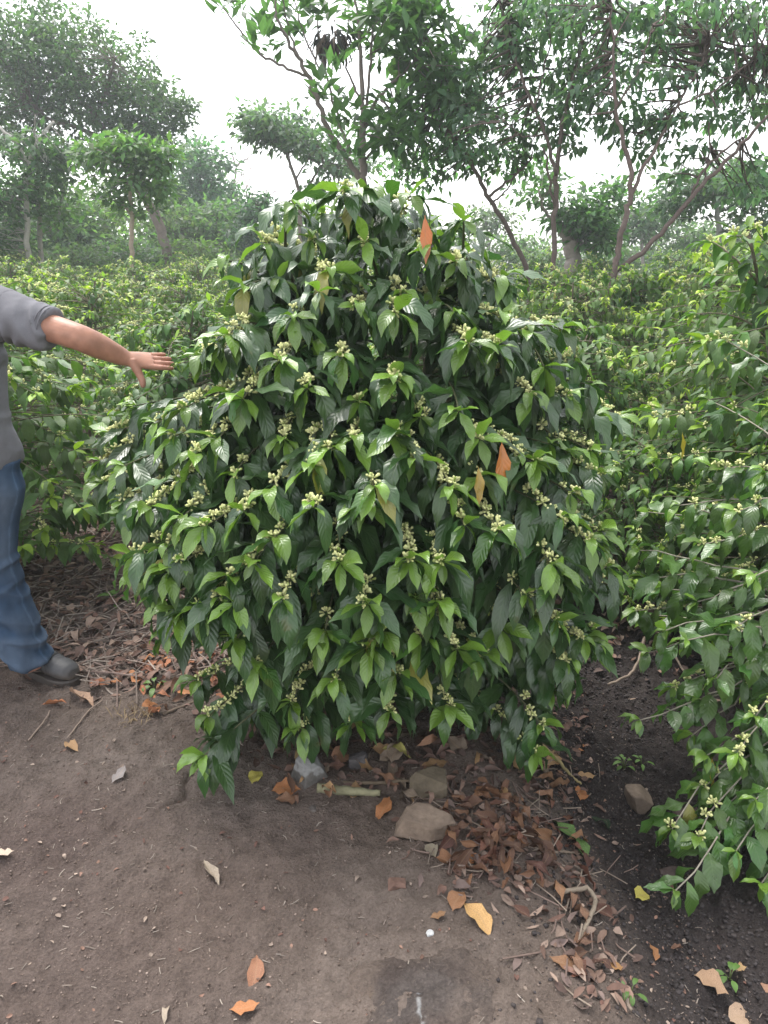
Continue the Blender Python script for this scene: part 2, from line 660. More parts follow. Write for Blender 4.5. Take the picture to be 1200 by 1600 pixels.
def dress(path, lv, buds, r, spacing=0.055, start=0.35, L=0.155, W=0.030, bud_p=0.5, young=1.0, mature=MATURE, fresh=FRESH, youngc=YOUNG, tip=True, hang=1.0):
    """leaf pairs, buds and a young tip along one branch"""
    seg = np.linalg.norm(np.diff(path, axis=0), axis=1)
    s = np.concatenate([[0], np.cumsum(seg)])
    tot = s[-1]
    q = np.arange(tot, start * tot, -spacing)[::-1]
    q = q + r.uniform(-.2, .2, len(q)) * spacing
    q = np.clip(q, 0, tot)
    m = len(q)
    if m < 1:
        return
    P = np.stack([np.interp(q, s, path[:, i]) for i in range(3)], 1)
    T = nrm(np.stack([np.interp(np.clip(q + .02, 0, tot), s, path[:, i]) - np.interp(np.clip(q - .02, 0, tot), s, path[:, i]) for i in range(3)], 1))
    Tn = np.where(np.abs(T[:, 2:3]) > .93, T + nrm(r.normal(0, 1, (m, 3))) * .5, T)
    Sd = nrm(np.cross(Tn, UP))
    back = (tot - q)                      # distance from the tip
    for sg in (-1, 1):
        keep = r.uniform(0, 1, m) < (0.93 if sg > 0 else 0.9)
        k = keep.nonzero()[0]
        n = len(k)
        if n == 0:
            continue
        D = Sd[k] * sg * r.uniform(.45, 1.0, (n, 1)) + T[k] * r.uniform(.25, .85, (n, 1)) + UP * r.uniform(-.15, .45, (n, 1))
        D[:, :] += r.normal(0, .12, (n, 3))
        ln = L * r.uniform(.62, 1.2, n) * np.clip(.72 + back[k] / .12, 0, 1)
        wd = W * r.uniform(.85, 1.2, n) * (ln / L)
        age = np.clip(back[k] / 0.05 + .62 + r.normal(0, .3, n), 0, 1.0)
        age = 1 - (1 - age) * young
        age = age[:, None]
        c = fresh * (1 - age) + mature * age
        c = c * r.uniform(.75, 1.3, (n, 1)) * (1 + r.normal(0, .06, (n, 3)))
        yl = r.uniform(0, 1, n) < .004
        c = np.where(yl[:, None], np.array([.26, .25, .05]) * r.uniform(.6, 1.1, (n, 1)), c)
        lv.add(P[k] + UP * 0.0, D, ln, wd, np.clip(r.normal(1.0, .36, n), .3, 1.9) * hang, r.normal(0, .30, n), c, r.uniform(.5, 1.5, n), r.uniform(.12, .45, n))
    if tip:
        n = int(r.integers(3, 6))
        az = r.uniform(0, 6.28) + np.arange(n) * 6.28 / n
        s0 = Sd[-1]
        u0 = np.cross(s0, T[-1])
        D = T[-1] * .65 + (np.cos(az)[:, None] * s0 + np.sin(az)[:, None] * u0) * .7 + UP * .35
        c = youngc * r.uniform(.6, 1.15, (n, 1)) * young + fresh * (1 - young)
        ln = L * r.uniform(.3, .68, n)
        lv.add(np.repeat(P[-1:], n, 0), D, ln, ln * .19, r.uniform(.25, .9, n), r.normal(0, .4, n), c, .5, .45)
    pf = .92 if r.uniform() < bud_p else .05
    reach = r.uniform(.05, .26)
    bp = r.uniform(0, 1, m) < pf * (back < reach)
    for p in P[bp]:
        buds.append(p + UP * 0.008 + r.normal(0, .005, 3))


# ------------------------------------------------------------------ the tall coffee bush
BX, BY = -0.03, 2.62
PZ = np.array([-.1, 0, .1, .2, .35, .6, .85, 1.05, 1.25, 1.4, 1.55, 1.65, 1.75])
PR = np.array([.35, .5, .64, .74, .86, .94, .93, .76, .66, .53, .45, .37, .12])


def prof(z):
    return np.interp(z, PZ, PR)


def front(u, v, k=1.0):
    """where the ray through that pixel meets the bush's envelope first (or passes nearest)"""
    d = ray(u, v)
    s = np.linspace(1.0, 3.2, 500)
    p = EYE + d[None] * s[:, None]
    g = np.hypot(p[:, 0] - BX, p[:, 1] - BY) - prof(p[:, 2]) * k
    hit = np.nonzero(g < 0)[0]
    i = hit[0] if len(hit) else int(np.argmin(g))
    return p[i]


def build_main():
    r = np.random.default_rng(5)
    zb = hz(BX, BY)
    t = thing('coffee_bush', 'tall glossy coffee bush with drooping dark leaves and cream buds, alone beside the bare soil', 'bush', (BX, BY, zb))
    org = A(BX, BY, zb)
    lv, buds, mb, br = Leaves(), [], MB(), MB()
    bark = (.13, .105, .085)
    twig = (.10, .105, .055)
    # stems: one main and four suckers
    stems = [(A(0, 0, 0), A(.05, -.05, 1.66), .022), (A(.05, .03, 0), A(-.30, -.12, 1.52), .016), (A(-.05, .05, 0), A(.30, -.10, 1.50), .016),
             (A(.02, .07, 0), A(-.12, .15, 1.62), .015), (A(.03, -.05, 0), A(.20, .18, 1.5), .014)]
    SP = []
    for a, b, rad in stems:
        p = bez(a, a * .5 + A(b[0] * .15, b[1] * .15, b[2] * .5), b, 14)
        p[1:-1] += r.normal(0, .008, (12, 3))
        mb.tube(p, np.linspace(rad, rad * .3, 14), 7, bark)
        SP.append(p + org)
    tips = [(460, 345), (545, 335), (580, 305), (637, 310), (735, 348), (690, 395), (640, 452), (795, 440), (605, 497), (450, 492), (690, 500),
            (530, 557), (350, 540), (560, 632), (642, 655), (700, 640), (480, 708), (540, 672), (825, 522), (880, 612), (832, 622), (958, 640),
            (760, 748), (842, 718), (385, 795), (302, 722), (232, 672), (175, 682), (196, 742), (502, 800), (642, 862), (932, 888), (690, 942),
            (782, 840), (822, 930), (948, 985), (872, 960), (340, 922), (292, 965), (222, 872), (412, 1042), (532, 1062), (692, 1112), (815, 1165),
            (335, 1165), (302, 640), (392, 547), (870, 520), (422, 690), (370, 400), (420, 380), (790, 420), (320, 560), (600, 700), (740, 680),
            (580, 930), (460, 930), (620, 1040), (760, 1020), (400, 880), (280, 800), (330, 820), (860, 840), (700, 780), (565, 790), (905, 700), (450, 1100), (600, 1105), (650, 1150), (760, 1110), (850, 1075), (370, 1185), (690, 1170), (520, 990), (800, 1000), (570, 1010), (660, 1010), (180, 780), (940, 760), (270, 1000), (930, 820), (900, 565), (950, 655), (915, 600), (150, 720), (210, 640), (160, 765), (200, 822), (252, 842), (212, 902), (262, 888), (302, 872), (322, 970), (382, 950), (232, 800), (272, 702), (332, 690), (400, 640), (352, 622),
            (900, 762), (870, 802), (912, 850), (950, 930), (880, 900), (832, 980), (900, 1000), (802, 700), (862, 662), (922, 702), (780, 482), (845, 562), (430, 420), (520, 480), (560, 470), (395, 450), (660, 380), (780, 1160), (740, 1190), (830, 1120), (868, 1060), (890, 1030), (930, 1000), (345, 1130), (392, 1120), (322, 1085),
            (560, 1130), (480, 1120), (610, 580), (660, 600), (480, 600), (440, 560), (520, 720), (440, 760), (600, 760), (660, 720), (740, 820), (640, 930), (520, 880), (430, 830), (360, 740), (340, 900), (720, 1000), (600, 980),
                        (240, 930), (360, 1000), (470, 1010), (880, 1030), (700, 880), (560, 390), (500, 430), (720, 560), (780, 560), (260, 740)]
    paths = []
    for (u, v) in tips:
        T = front(u, v) + r.normal(0, .02, 3)
        paths.append(T)
    ga = 2.39996
    for i in range(120):                    # the rest of its whorls, all the way round
        z = 0.12 + 1.5 * ((i + .5) / 120) ** .95 + r.normal(0, .03)
        a = i * ga + r.normal(0, .2)
        rr = prof(z) * r.uniform(.45, .82)
        T = A(BX + math.cos(a) * rr, BY + math.sin(a) * rr, z + zb)
        # leave the dark hollow under the top tier open
        c = (T - EYE)
        uu = 600 + FPX * c[0] / (c[1] * math.cos(PITCH) - c[2] * math.sin(PITCH))
        vv = 800 - FPX * (c[1] * math.sin(PITCH) + c[2] * math.cos(PITCH)) / (c[1] * math.cos(PITCH) - c[2] * math.sin(PITCH))
        if T[1] < BY - .1 and abs(uu - 700) < 70 and abs(vv - 590) < 70:
            continue
        paths.append(T)
    for T in paths:
        rad_v = A(T[0] - BX, T[1] - BY, 0)
        rr = np.linalg.norm(rad_v)
        zt = T[2] - zb
        sp = SP[int(np.argmin([np.linalg.norm(p[int(min(13, 13 * zt / 1.7))] - T) for p in SP]))]
        zs = zt - .16 if zt > 1.25 else zt + r.uniform(-.16, .03) * min(1, rr / .6)
        zs = np.clip(zs, .12, 1.6)
        f = np.interp(zs, sp[:, 2] - zb, np.arange(14))
        p0 = np.array([np.interp(f, np.arange(14), sp[:, j]) for j in range(3)])
        p1 = (p0 + T) / 2 + (T - p0) * .12 + UP * (.07 + .08 * rr) * r.uniform(.5, 1.2) + r.normal(0, .03, 3)
        pth = bez(p0, p1, T, 12)
        br.tube(pth - org, np.linspace(.0055, .0022, 12), 5, np.array(twig) * r.uniform(.7, 1.3))
        dress(pth - org, lv, buds, r, spacing=.031, start=.42, L=.165, W=.0226, bud_p=.85)
    for p in SP:                            # leaders
        dress(p - org, lv, buds, r, spacing=.05, start=.80, L=.16, W=.028, bud_p=.95)
    obj('stem', mb.mesh('bush_stem'), M_BARK, t)
    obj('branches', br.mesh('bush_branches'), M_BARK, t)
    obj('foliage', lv.mesh('bush_foliage', 'full', 3), M_LEAF, t)
    obj('flower_buds', bud_mesh('bush_buds', np.array(buds), r), M_BUD, t)
    # leaves that have turned, each at its place
    for (u, v, ln, c, lab) in ((660, 340, .125, (.46, .13, .03), 'orange and red withered leaf hanging below the top tip'),
                               (776, 676, .15, (.50, .17, .03), 'narrow orange leaf hanging inside the right side'),
                               (741, 715, .10, (.40, .26, .05), 'small ochre leaf deep in the right side'),
                               (500, 690, .14, (.36, .36, .06), 'yellow leaf arching beside a bud cluster'),
                               (575, 345, .0, None, None)):
        if c is None:
            continue
        l2 = Leaves()
        p = front(u, v, .97) + A(0, -.13 if v < 400 else -.07, 0)
        if u == 776 or u == 741:
            p = p + A(0, -.02, .0)
        l2.add((p - org)[None], A(.05, -.25, -1)[None], ln, ln * .135, .6, .2, c, 1.0, .45)
        o = obj('withered_leaf', l2.mesh('withered_leaf', 'full', 2), M_LEAF, t)
        o['label'] = lab
    return t


build_main()


# ------------------------------------------------------------------ the other coffee bushes
def bush_proto(seed, H, Rm, nb, L, young, bud_p, detail='med', start=.3, spacing=.065, buds_small=False, tint=(1, 1, 1)):
    r = np.random.default_rng(seed)
    lv, buds, mb, br = Leaves(), [], MB(), MB()
    tint = np.array(tint)
    S = []
    for k in range(3):
        b = A(r.normal(0, .16), r.normal(0, .16), H * r.uniform(.85, 1.0))
        p = bez(A(r.normal(0, .04), r.normal(0, .04), -.05), A(b[0] * .1, b[1] * .1, H * .5), b, 10)
        mb.tube(p, np.linspace(.02, .006, 10), 6, (.14, .115, .09))
        S.append(p)
    for i in range(nb):
        q = (i + .5) / nb
        z = .15 + (H - .2) * q
        a = i * 2.39996 + r.normal(0, .25)
        shape = np.interp(q, [0, .2, .45, .7, .9, 1], [.75, .95, 1, .85, .55, .3])
        rr = Rm * shape * r.uniform(.65, 1.05)
        T = A(math.cos(a) * rr, math.sin(a) * rr, z + r.normal(0, .06))
        sp = S[i % 3]
        zs = np.clip(z + r.uniform(-.15, .1), .1, H * .84)
        p0 = np.array([np.interp(zs, sp[:, 2], sp[:, j]) for j in range(3)])
        pth = bez(p0, (p0 + T) / 2 + UP * .18 * rr + r.normal(0, .03, 3), T, 9)
        br.tube(pth, np.linspace(.005, .002, 9), 4, (.16, .14, .10))
        dress(pth, lv, buds, r, hang=.8, spacing=spacing, start=start, L=L, W=L * .155, bud_p=bud_p, young=young,
              mature=MATURE * 1.15 * tint, fresh=FRESH * tint, youngc=YOUNG * tint)
    for p in S:
        dress(p, lv, buds, r, spacing=spacing, start=.75, L=L, W=L * .19, bud_p=bud_p, young=young)
    return (mb.mesh('coffee_stem'), br.mesh('coffee_branches'), lv.mesh('coffee_foliage', detail, seed),
            bud_mesh('coffee_buds', np.array(buds), r, n_each=(9, 17), size=.013, spread=.014))


PROTO = [bush_proto(101, 1.62, .82, 130, .148, 1.0, .45, tint=(1.6, 1.4, 1.1)),
         bush_proto(102, 1.55, .86, 150, .105, 1.25, .5, tint=(2.0, 1.6, 1.2)),
         bush_proto(103, 1.48, .78, 125, .132, 1.0, .4, tint=(1.5, 1.35, 1.1)),
         bush_proto(104, 1.70, .88, 160, .11, 1.25, .5, tint=(2.1, 1.65, 1.2))]


def bush(k, x, y, rz, s, label, group=None, zs=1.0):
    st, br, fo, bu = PROTO[k]
    t = thing('coffee_bush', label, 'bush', (x, y, hz(x, y)), rz, group)
    t.scale = (s, s, s * zs)
    obj('stem', st, M_BARK, t)
    obj('branches', br, M_BARK, t)
    obj('foliage', fo, M_LEAF2, t)
    obj('flower_buds', bu, M_BUD, t)
    return t


NEAR = [(0, -1.80, 3.30, .3, .90, 'coffee bush with pale buds right behind the man in the grey shirt', .86),
        (2, -1.30, 4.75, 1.9, .88, "coffee bush behind the man's outstretched hand", .95),
        (1, -2.55, 5.0, 4.0, 1.0, 'yellow-green coffee bush above the shoulder of the man', .88),
        (3, -.75, 6.0, 2.2, .95, 'yellow-green coffee bush seen over the upper left flank of the tall bush', .86),
        (0, .35, 4.55, .7, .9, 'coffee bush hidden mostly behind the tall bush', .85),
        (2, 1.20, 5.0, 3.3, .95, 'small-leaved coffee bush beyond the end of the dark furrow', .95),
        (2, 1.22, 3.55, 2.1, .72, 'low coffee bush at the head of the dark furrow, touching the tall bush', .9),
       (0, 1.72, 2.80, 1.2, .80, 'dense coffee bush between the straggly one and the taller bush on the right edge', .92),
       (2, -.95, 4.05, 4.4, .85, 'coffee bush just beyond the left flank of the tall bush, below the reaching hand', .85),
       (0, 1.95, 3.45, 5.1, 1.08, 'full coffee bush at the right edge with clusters of buds on top', 1.0),
        (3, 2.35, 5.1, .2, 1.0, 'coffee bush behind the full bush on the right edge', 1.0)]
for k, x, y, rz, s, lab, zs in NEAR:
    bush(k, x, y, rz, s, lab, None, zs)
r_ = np.random.default_rng(9)
yy = 6.4
while yy < 20:
    half = .62 * yy + 1.6
    for xx in np.arange(-half, half + .1, 1.35 + .05 * (yy - 6)):
        if yy < 7.2 and -1.9 < xx < .2:
            continue
        x, y = xx + r_.normal(0, .2), yy + r_.normal(0, .2)
        left = x < 0
        bush(int(r_.choice([1, 3])) if left else int(r_.integers(0, 4)), x, y, r_.uniform(0, 6.28), r_.uniform(.86, 1.04),
             'yellow-green coffee bush packed into the field behind the man, below the small bright tree' if left else
             'hazy coffee bush in the rows on the right, below the slender forked trees',
             'coffee bushes in the field on the left' if left else 'coffee bushes in the rows on the right',
             (.92 if left else 1.0) + r_.normal(0, .05))
    yy += 1.45 + .14 * (yy - 6)


# the straggly bush that reaches into the furrow from the right
def build_straggly():
    r = np.random.default_rng(23)
    x0, y0 = 1.55, 2.25
    z0 = hz(x0, y0)
    t = thing('coffee_bush', 'straggly coffee bush with bare pale twigs reaching over the dark furrow', 'bush', (x0, y0, z0))
    org = A(x0, y0, z0)
    lv, buds, mb, br = Leaves(), [], MB(), MB()
    SP = []
    for b in (A(-.05, -.1, 1.1), A(.15, .2, 1.35), A(.2, -.3, .9)):
        p = bez(A(0, 0, -.05), A(b[0] * .2, b[1] * .2, b[2] * .5), b, 10)
        mb.tube(p, np.linspace(.02, .007, 10), 6, (.22, .19, .16))
        SP.append(p)
    # (tip u, v, Y, attach height, share of the branch that is bare, bud chance)
    spec = [(1000, 860, 2.35, .62, .55, .5), (1008, 905, 2.3, .5, .6, .4), (1040, 985, 2.1, .55, .35, .5), (1075, 1000, 2.0, .5, .4, .6),
            (1000, 1125, 1.98, .25, .72, .35), (1080, 1150, 2.0, .4, .4, .7), (1105, 1180, 1.9, .4, .35, .7), (1090, 1095, 2.05, .5, .4, .7),
            (1050, 1295, 1.75, .28, .45, .7), (1110, 1290, 1.75, .3, .3, .7), (1055, 1392, 1.55, .2, .5, .6), (1150, 1330, 1.65, .3, .3, .6),
            (1180, 1250, 1.7, .4, .3, .6), (1150, 1180, 1.8, .45, .3, .6), (1120, 1060, 1.95, .55, .3, .6), (1180, 1120, 1.85, .55, .3, .6),
            (1150, 980, 2.0, .65, .3, .6), (1090, 940, 2.2, .65, .4, .5), (1180, 900, 2.0, .75, .3, .6), (1100, 850, 2.3, .8, .3, .6),
            (1060, 790, 2.5, .8, .4, .5), (1150, 800, 2.2, .9, .3, .6), (1190, 1380, 1.6, .25, .3, .6), (1090, 1310, 1.7, .3, .4, .7),
            (1190, 740, 2.1, 1.0, .3, .6), (1110, 730, 2.5, .95, .3, .5), (990, 955, 2.45, .5, .4, .5), (1012, 1020, 2.3, .4, .5, .5), (1050, 1075, 2.15, .4, .5, .5), (1040, 920, 2.4, .55, .35, .5), (1010, 800, 2.6, .7, .4, .5), (1100, 1230, 1.85, .35, .3, .6)]
    for (u, v, Y, zs, bare, bp) in spec:
        T = at(u, v, Y)
        sp = min(SP, key=lambda p: np.linalg.norm(p[5] + org - T))
        p0 = np.array([np.interp(zs, sp[:, 2], sp[:, j]) for j in range(3)])
        Tl = T - org
        pth = bez(p0, (p0 + Tl) / 2 + UP * r.uniform(.02, .12) + r.normal(0, .03, 3), Tl, 12)
        pth[1:-1] += r.normal(0, .006, (10, 3))
        br.tube(pth, np.linspace(.0055, .002, 12), 5, np.array([.30, .27, .22]) * r.uniform(.8, 1.15))
        dress(pth, lv, buds, r, spacing=.055, start=bare, L=.125, W=.024, bud_p=bp, mature=MATURE * np.array([1.7, 1.6, 1.1]),
              fresh=FRESH * 1.1, hang=.9)
    for i in range(36):
        a = i * 2.39996
        z = .25 + 1.15 * (i + .5) / 36
        rr = r.uniform(.4, .75)
        T = A(math.cos(a) * rr, math.sin(a) * rr, z)
        if T[0] < -.35 and T[1] < .2:
            continue
        sp = SP[i % 3]
        p0 = np.array([np.interp(np.clip(z, .1, .85), sp[:, 2], sp[:, j]) for j in range(3)])
        pth = bez(p0, (p0 + T) / 2 + UP * .1, T, 9)
        br.tube(pth, np.linspace(.005, .002, 9), 4, (.28, .25, .2))
        dress(pth, lv, buds, r, spacing=.06, start=.35, L=.13, W=.025, bud_p=.5, mature=MATURE * 1.2)
    obj('stem', mb.mesh('straggly_stem'), M_BARK, t)
    obj('branches', br.mesh('straggly_branches'), M_BARK, t)
    obj('foliage', lv.mesh('straggly_foliage', 'full', 4), M_LEAF, t)
    obj('flower_buds', bud_mesh('straggly_buds', np.array(buds), r, n_each=(10, 20), size=.0115), M_BUD, t)
    for (u, v, Y) in ((1112, 1208, 1.88), (1066, 700, 2.9)):
        l2 = Leaves()
        l2.add((at(u, v - 25, Y) - org)[None], A(.1, -.2, -1)[None], .11, .017, .5, .3, (.45, .34, .04), .6, .35)
        o = obj('withered_leaf', l2.mesh('yellow_leaf', 'full', 2), M_LEAF, t)
        o['label'] = 'yellow leaf hanging straight down'


build_straggly()

# ------------------------------------------------------------------ trees
TREES = {}


def tree(name, label, Y, limbs, crowns, leaf, group=None, cat='tree', bark=(.16, .13, .11), wid=None, seed=0, jitter=.25, twigs=True, per=16, clump=.30, droop=.7, shape='low', rosettes=None, dens=1.0, back=0.0):
    """limbs: lists of (u, v, radius in pixels) traced where they stand at depth Y; crowns: (u, v, ru, rv, depth radius m, clumps)"""
    r = np.random.default_rng(seed + 500)
    L0, col = leaf[0], np.array(leaf[1]) * np.array([1.7, 1.62, 1.5])
    u0, v0 = limbs[0][0][0], limbs[0][0][1]
    base = at(u0, v0, Y)
    g = hz(base[0], Y)
    org = A(base[0], base[1], g)
    t = thing(name, label, cat, org, 0, group)
    mb, lv = MB(), Leaves()
    for li, lim in enumerate(limbs):
        pts = []
        dy = 0.0
        slope = 0 if li == 0 else r.normal(0, jitter)
        for j, (u, v, w) in enumerate(lim):
            p = at(u, v, Y + slope * j * mpp(Y) * 60)
            pts.append((p - org, w * mpp(Y)))
        if li == 0:
            pts.insert(0, (A(pts[0][0][0] - .02, pts[0][0][1], -.15), pts[0][1] * 1.25))
        P = np.array([q[0] for q in pts])
        rad = np.array([q[1] for q in pts])
        k = max(8, 4 * len(P))
        tt = np.linspace(0, len(P) - 1, k)
        # smooth the polyline a little
        Q = np.stack([np.interp(tt, np.arange(len(P)), P[:, i]) for i in range(3)], 1)
        for _ in range(2):
            Q[1:-1] = .25 * Q[:-2] + .5 * Q[1:-1] + .25 * Q[2:]
        Q[1:-1] += r.normal(0, .006 + rad.mean() * .12, (k - 2, 3))
        mb.tube(Q, np.interp(tt, np.arange(len(P)), rad), 8, np.array(bark) * r.uniform(.85, 1.15))
    allv = np.concatenate(mb.V)
    for (u, v, ru, rv, rd, nc) in crowns:
        nc = max(3, int(nc * dens))
        c = at(u, v, Y + back * r.uniform(.3, 1.2)) - org
        m = mpp(Y + back)
        x = nrm(r.normal(0, 1, (nc, 3))) * (r.uniform(0, 1, (nc, 1)) ** (1 / 2.3))
        cc = c + x * np.array([ru * m, rd, rv * m])
        for q in cc:
            if twigs:
                j = allv[r.integers(0, len(allv), 60)]
                b = j[int(np.argmin(np.linalg.norm(j - q, axis=1)))]
                if np.linalg.norm(b - q) < 1.6 and r.uniform() < .6:
                    mid = (b + q) / 2 + r.normal(0, .05, 3)
                    mb.tube(bez(b, mid, q, 4), [.012, .009, .006, .003], 3, np.array(bark) * .9, cap=False)
            n = int(per * r.uniform(.6, 1.4))
            d = nrm(r.normal(0, 1, (n, 3)) * np.array([1, 1, .6]))
            P = q + d * clump * r.uniform(.1, 1, (n, 1)) * np.array([1, 1, .6])
            D = d + UP * r.normal(.1, .3, (n, 1))
            ln = L0 * r.uniform(.65, 1.25, n)
            hi = np.clip((q[2] - c[2]) / max(.1, rv * m) * .5 + .5, 0, 1)
            cl = col * r.uniform(.65, 1.35) * r.uniform(.8, 1.25, (n, 1)) * (1 + r.normal(0, .07, (n, 3)))
            lv.add(P, D, ln, ln * (wid or .24), r.uniform(.2, 1.0, n) * droop, r.normal(0, .5, n), cl, .3, .25)
    if rosettes:
        for (u, v, n, s) in rosettes:
            q = at(u, v, Y + r.normal(0, .35)) - org
            az = r.uniform(0, 6.28, n)
            D = np.stack([np.cos(az), np.sin(az), r.uniform(.1, 1.6, n)], 1)
            ln = L0 * s * r.uniform(.7, 1.2, n)
            cl = col * r.uniform(.7, 1.3) * r.uniform(.8, 1.25, (n, 1))
            lv.add(q + nrm(D) * .03 + r.normal(0, .05, (n, 3)), D, ln, ln * .2, r.uniform(0, .4, n), r.normal(0, .4, n), cl, .3, .35)
    obj('trunk', mb.mesh(name + '_trunk'), M_TRUNK, t)
    if lv.rows:
        obj('crown', lv.mesh(name + '_crown', shape, seed), M_TREE, t)
    TREES[name] = t
    return t


G_DEEP = (.030, .062, .030)
G_MID = (.042, .085, .032)
G_LITE = (.046, .092, .032)
BLUE = (.044, .085, .054)

tree('spreading_tree', 'big flat-topped tree with a leaning trunk, tallest crown at the upper left', 20,
     [[(270, 432, 9), (262, 390, 8), (242, 332, 8), (228, 310, 7), (200, 262, 6), (178, 228, 5), (150, 185, 4), (110, 130, 3), (80, 70, 2)],
      [(178, 228, 4), (130, 200, 3), (80, 190, 2), (40, 150, 1.5)], [(200, 262, 4), (225, 200, 3), (240, 160, 2), (262, 150, 1)],
      [(150, 185, 3), (170, 130, 2.5), (180, 90, 1.5)], [(110, 130, 2.5), (60, 110, 2), (10, 80, 1.5)]],
     [(60, 60, 115, 55, 2.0, 190), (140, 110, 120, 65, 2.2, 230), (70, 140, 130, 60, 2.0, 230), (215, 165, 75, 45, 1.6, 120), (-40, 120, 110, 70, 2, 130),
      (250, 205, 45, 28, 1.0, 44), (180, 205, 80, 28, 1.4, 60), (20, 210, 80, 35, 1.4, 70), (120, 238, 36, 18, .8, 22), (36, 250, 30, 18, .8, 18), (278, 170, 24, 16, .7, 18), (232, 232, 26, 14, .6, 14)],
     (.14, (.036, .068, .034)), seed=1, dens=.85, clump=.36, per=22, wid=.27)
tree('thin_tree', 'thin pale-trunked tree with sparse dark leaves at the left edge, under the big crown', 14,
     [[(46, 430, 5), (43, 380, 4.5), (40, 300, 4), (44, 255, 3.5), (62, 215, 3), (84, 190, 2)], [(44, 255, 3), (20, 215, 2.5), (-6, 195, 2)],
      [(50, 240, 2), (56, 200, 1.5), (55, 180, 1)]],
     [(52, 235, 55, 30, .7, 34), (20, 300, 55, 40, .8, 50), (90, 250, 40, 30, .6, 26), (-10, 350, 50, 50, .8, 60)], (.15, G_DEEP), seed=2, bark=(.33, .31, .28))
tree('thin_tree', 'second pale slender trunk beside the sparse tree at the left edge', 14.6,
     [[(66, 430, 4.5), (62, 370, 4), (60, 300, 4), (58, 270, 2.5), (66, 240, 1.5)], [(62, 370, 2), (92, 345, 2), (98, 300, 1.5)]],
     [(80, 300, 40, 40, .7, 32), (100, 340, 30, 25, .6, 20)], (.14, G_MID), seed=3, bark=(.30, .28, .25))
tree('young_tree', 'small bright green tree on a straight pale trunk, left of the tall bush', 13,
     [[(206, 440, 4), (206, 380, 3.6), (205, 320, 3.2), (203, 280, 2.5), (200, 245, 1.5)], [(205, 335, 2.4), (188, 312, 2), (175, 280, 1.4), (150, 250, 1)],
      [(204, 300, 2), (230, 270, 1.6), (255, 245, 1)]],
     [(195, 240, 44, 24, .7, 40), (235, 252, 30, 22, .6, 22), (208, 222, 24, 12, .4, 10), (150, 236, 36, 16, .5, 18), (250, 238, 30, 20, .5, 18), (190, 285, 44, 26, .6, 30), (240, 290, 30, 26, .5, 18), (215, 325, 30, 14, .4, 8)], (.15, G_LITE), seed=4, clump=.24, bark=(.30, .24, .19), per=15)
tree('hazy_tree', 'hazy rounded green tree in the gap between the upper left crown and the bare tree', 30,
     [[(312, 420, 8), (312, 330, 6), (310, 260, 3)]],
     [(312, 255, 42, 36, 1.6, 70), (290, 300, 60, 45, 2, 110), (345, 320, 50, 40, 2, 90), (300, 360, 80, 50, 2, 140)], (.26, (.036, .08, .045)), seed=5, clump=.6)
def bare_limbs(u, v, ang, ln, w, r, out, depth=0):
    """forking limbs, each a traced polyline"""
    pts = [(u, v, w)]
    for k in range(3):
        ang += r.normal(0, .14)
        u, v = u + math.sin(ang) * ln / 3, v - math.cos(ang) * ln / 3
        pts.append((u, v, w * (1 - .13 * (k + 1))))
    out.append(pts)
    if depth < 5:
        for s_ in (-1, 1) if r.uniform() < .8 or depth < 2 else (0,):
            bare_limbs(u, v, ang + s_ * r.uniform(.25, .6), ln * r.uniform(.6, .85), w * .58, r, out, depth + 1)


bl = [[(374, 425, 5), (374, 380, 4.4), (372, 340, 4)]]
bare_limbs(372, 342, -.1, 46, 3.6, np.random.default_rng(14), bl, 0)
bare_limbs(374, 370, .5, 46, 2.6, np.random.default_rng(18), bl, 1)
bare_limbs(373, 365, -.5, 46, 2.4, np.random.default_rng(21), bl, 1)
tree('bare_tree', 'leafless grey-purple tree with fine twigs in the far haze', 38, bl,
     [(350, 240, 55, 42, 2.4, 70), (395, 285, 48, 38, 2, 50)], (.14, (.17, .14, .14)), seed=6, bark=(.22, .18, .18), per=9, clump=.9, wid=.08)
tree('dark_tree', 'compact dark green tree just left of the top of the tall bush', 21,
     [[(408, 430, 5), (408, 370, 4), (406, 320, 2)]], [(405, 330, 30, 26, .9, 70), (400, 375, 42, 36, 1.2, 110)], (.16, (.026, .056, .036)), seed=7, clump=.3)
lit = [(340, 350, 65, 40, 26, .25), (270, 370, 60, 45, 25, .22), (150, 370, 70, 50, 24, .22), (90, 350, 60, 55, 23, .22), (10, 400, 60, 45, 20, .2), (450, 390, 60, 45, 27, .24), (205, 400, 70, 30, 21, .18),
       (120, 410, 60, 30, 19, .16), (310, 400, 60, 30, 20, .17), (60, 300, 55, 40, 26, .2), (165, 320, 60, 38, 27, .2), (258, 330, 45, 40, 28, .2), (470, 345, 50, 26, 29, .2), (20, 350, 40, 40, 24, .2), (385, 350, 50, 34, 29, .22)]
for i, (u, v, ru, rv, Y, L0) in enumerate(lit):
    m = mpp(Y)
    tree('understorey_tree', 'leafy low tree in the tangled wood edge behind the field on the left', Y,
         [[(u, 430, 4), (u + 4, (v + 430) / 2, 3), (u, v - rv * .3, 2)]],
         [(u, v, ru, rv, ru * m, int(ru * rv / 26)), (u, (v + 430) / 2 + 10, ru * .9, rv * .8, ru * m, int(ru * rv / 32))],
         (L0, [G_MID, (.05, .085, .035), (.06, .105, .035)][i % 3]), seed=20 + i, group='low trees along the wood edge on the left', clump=.45)

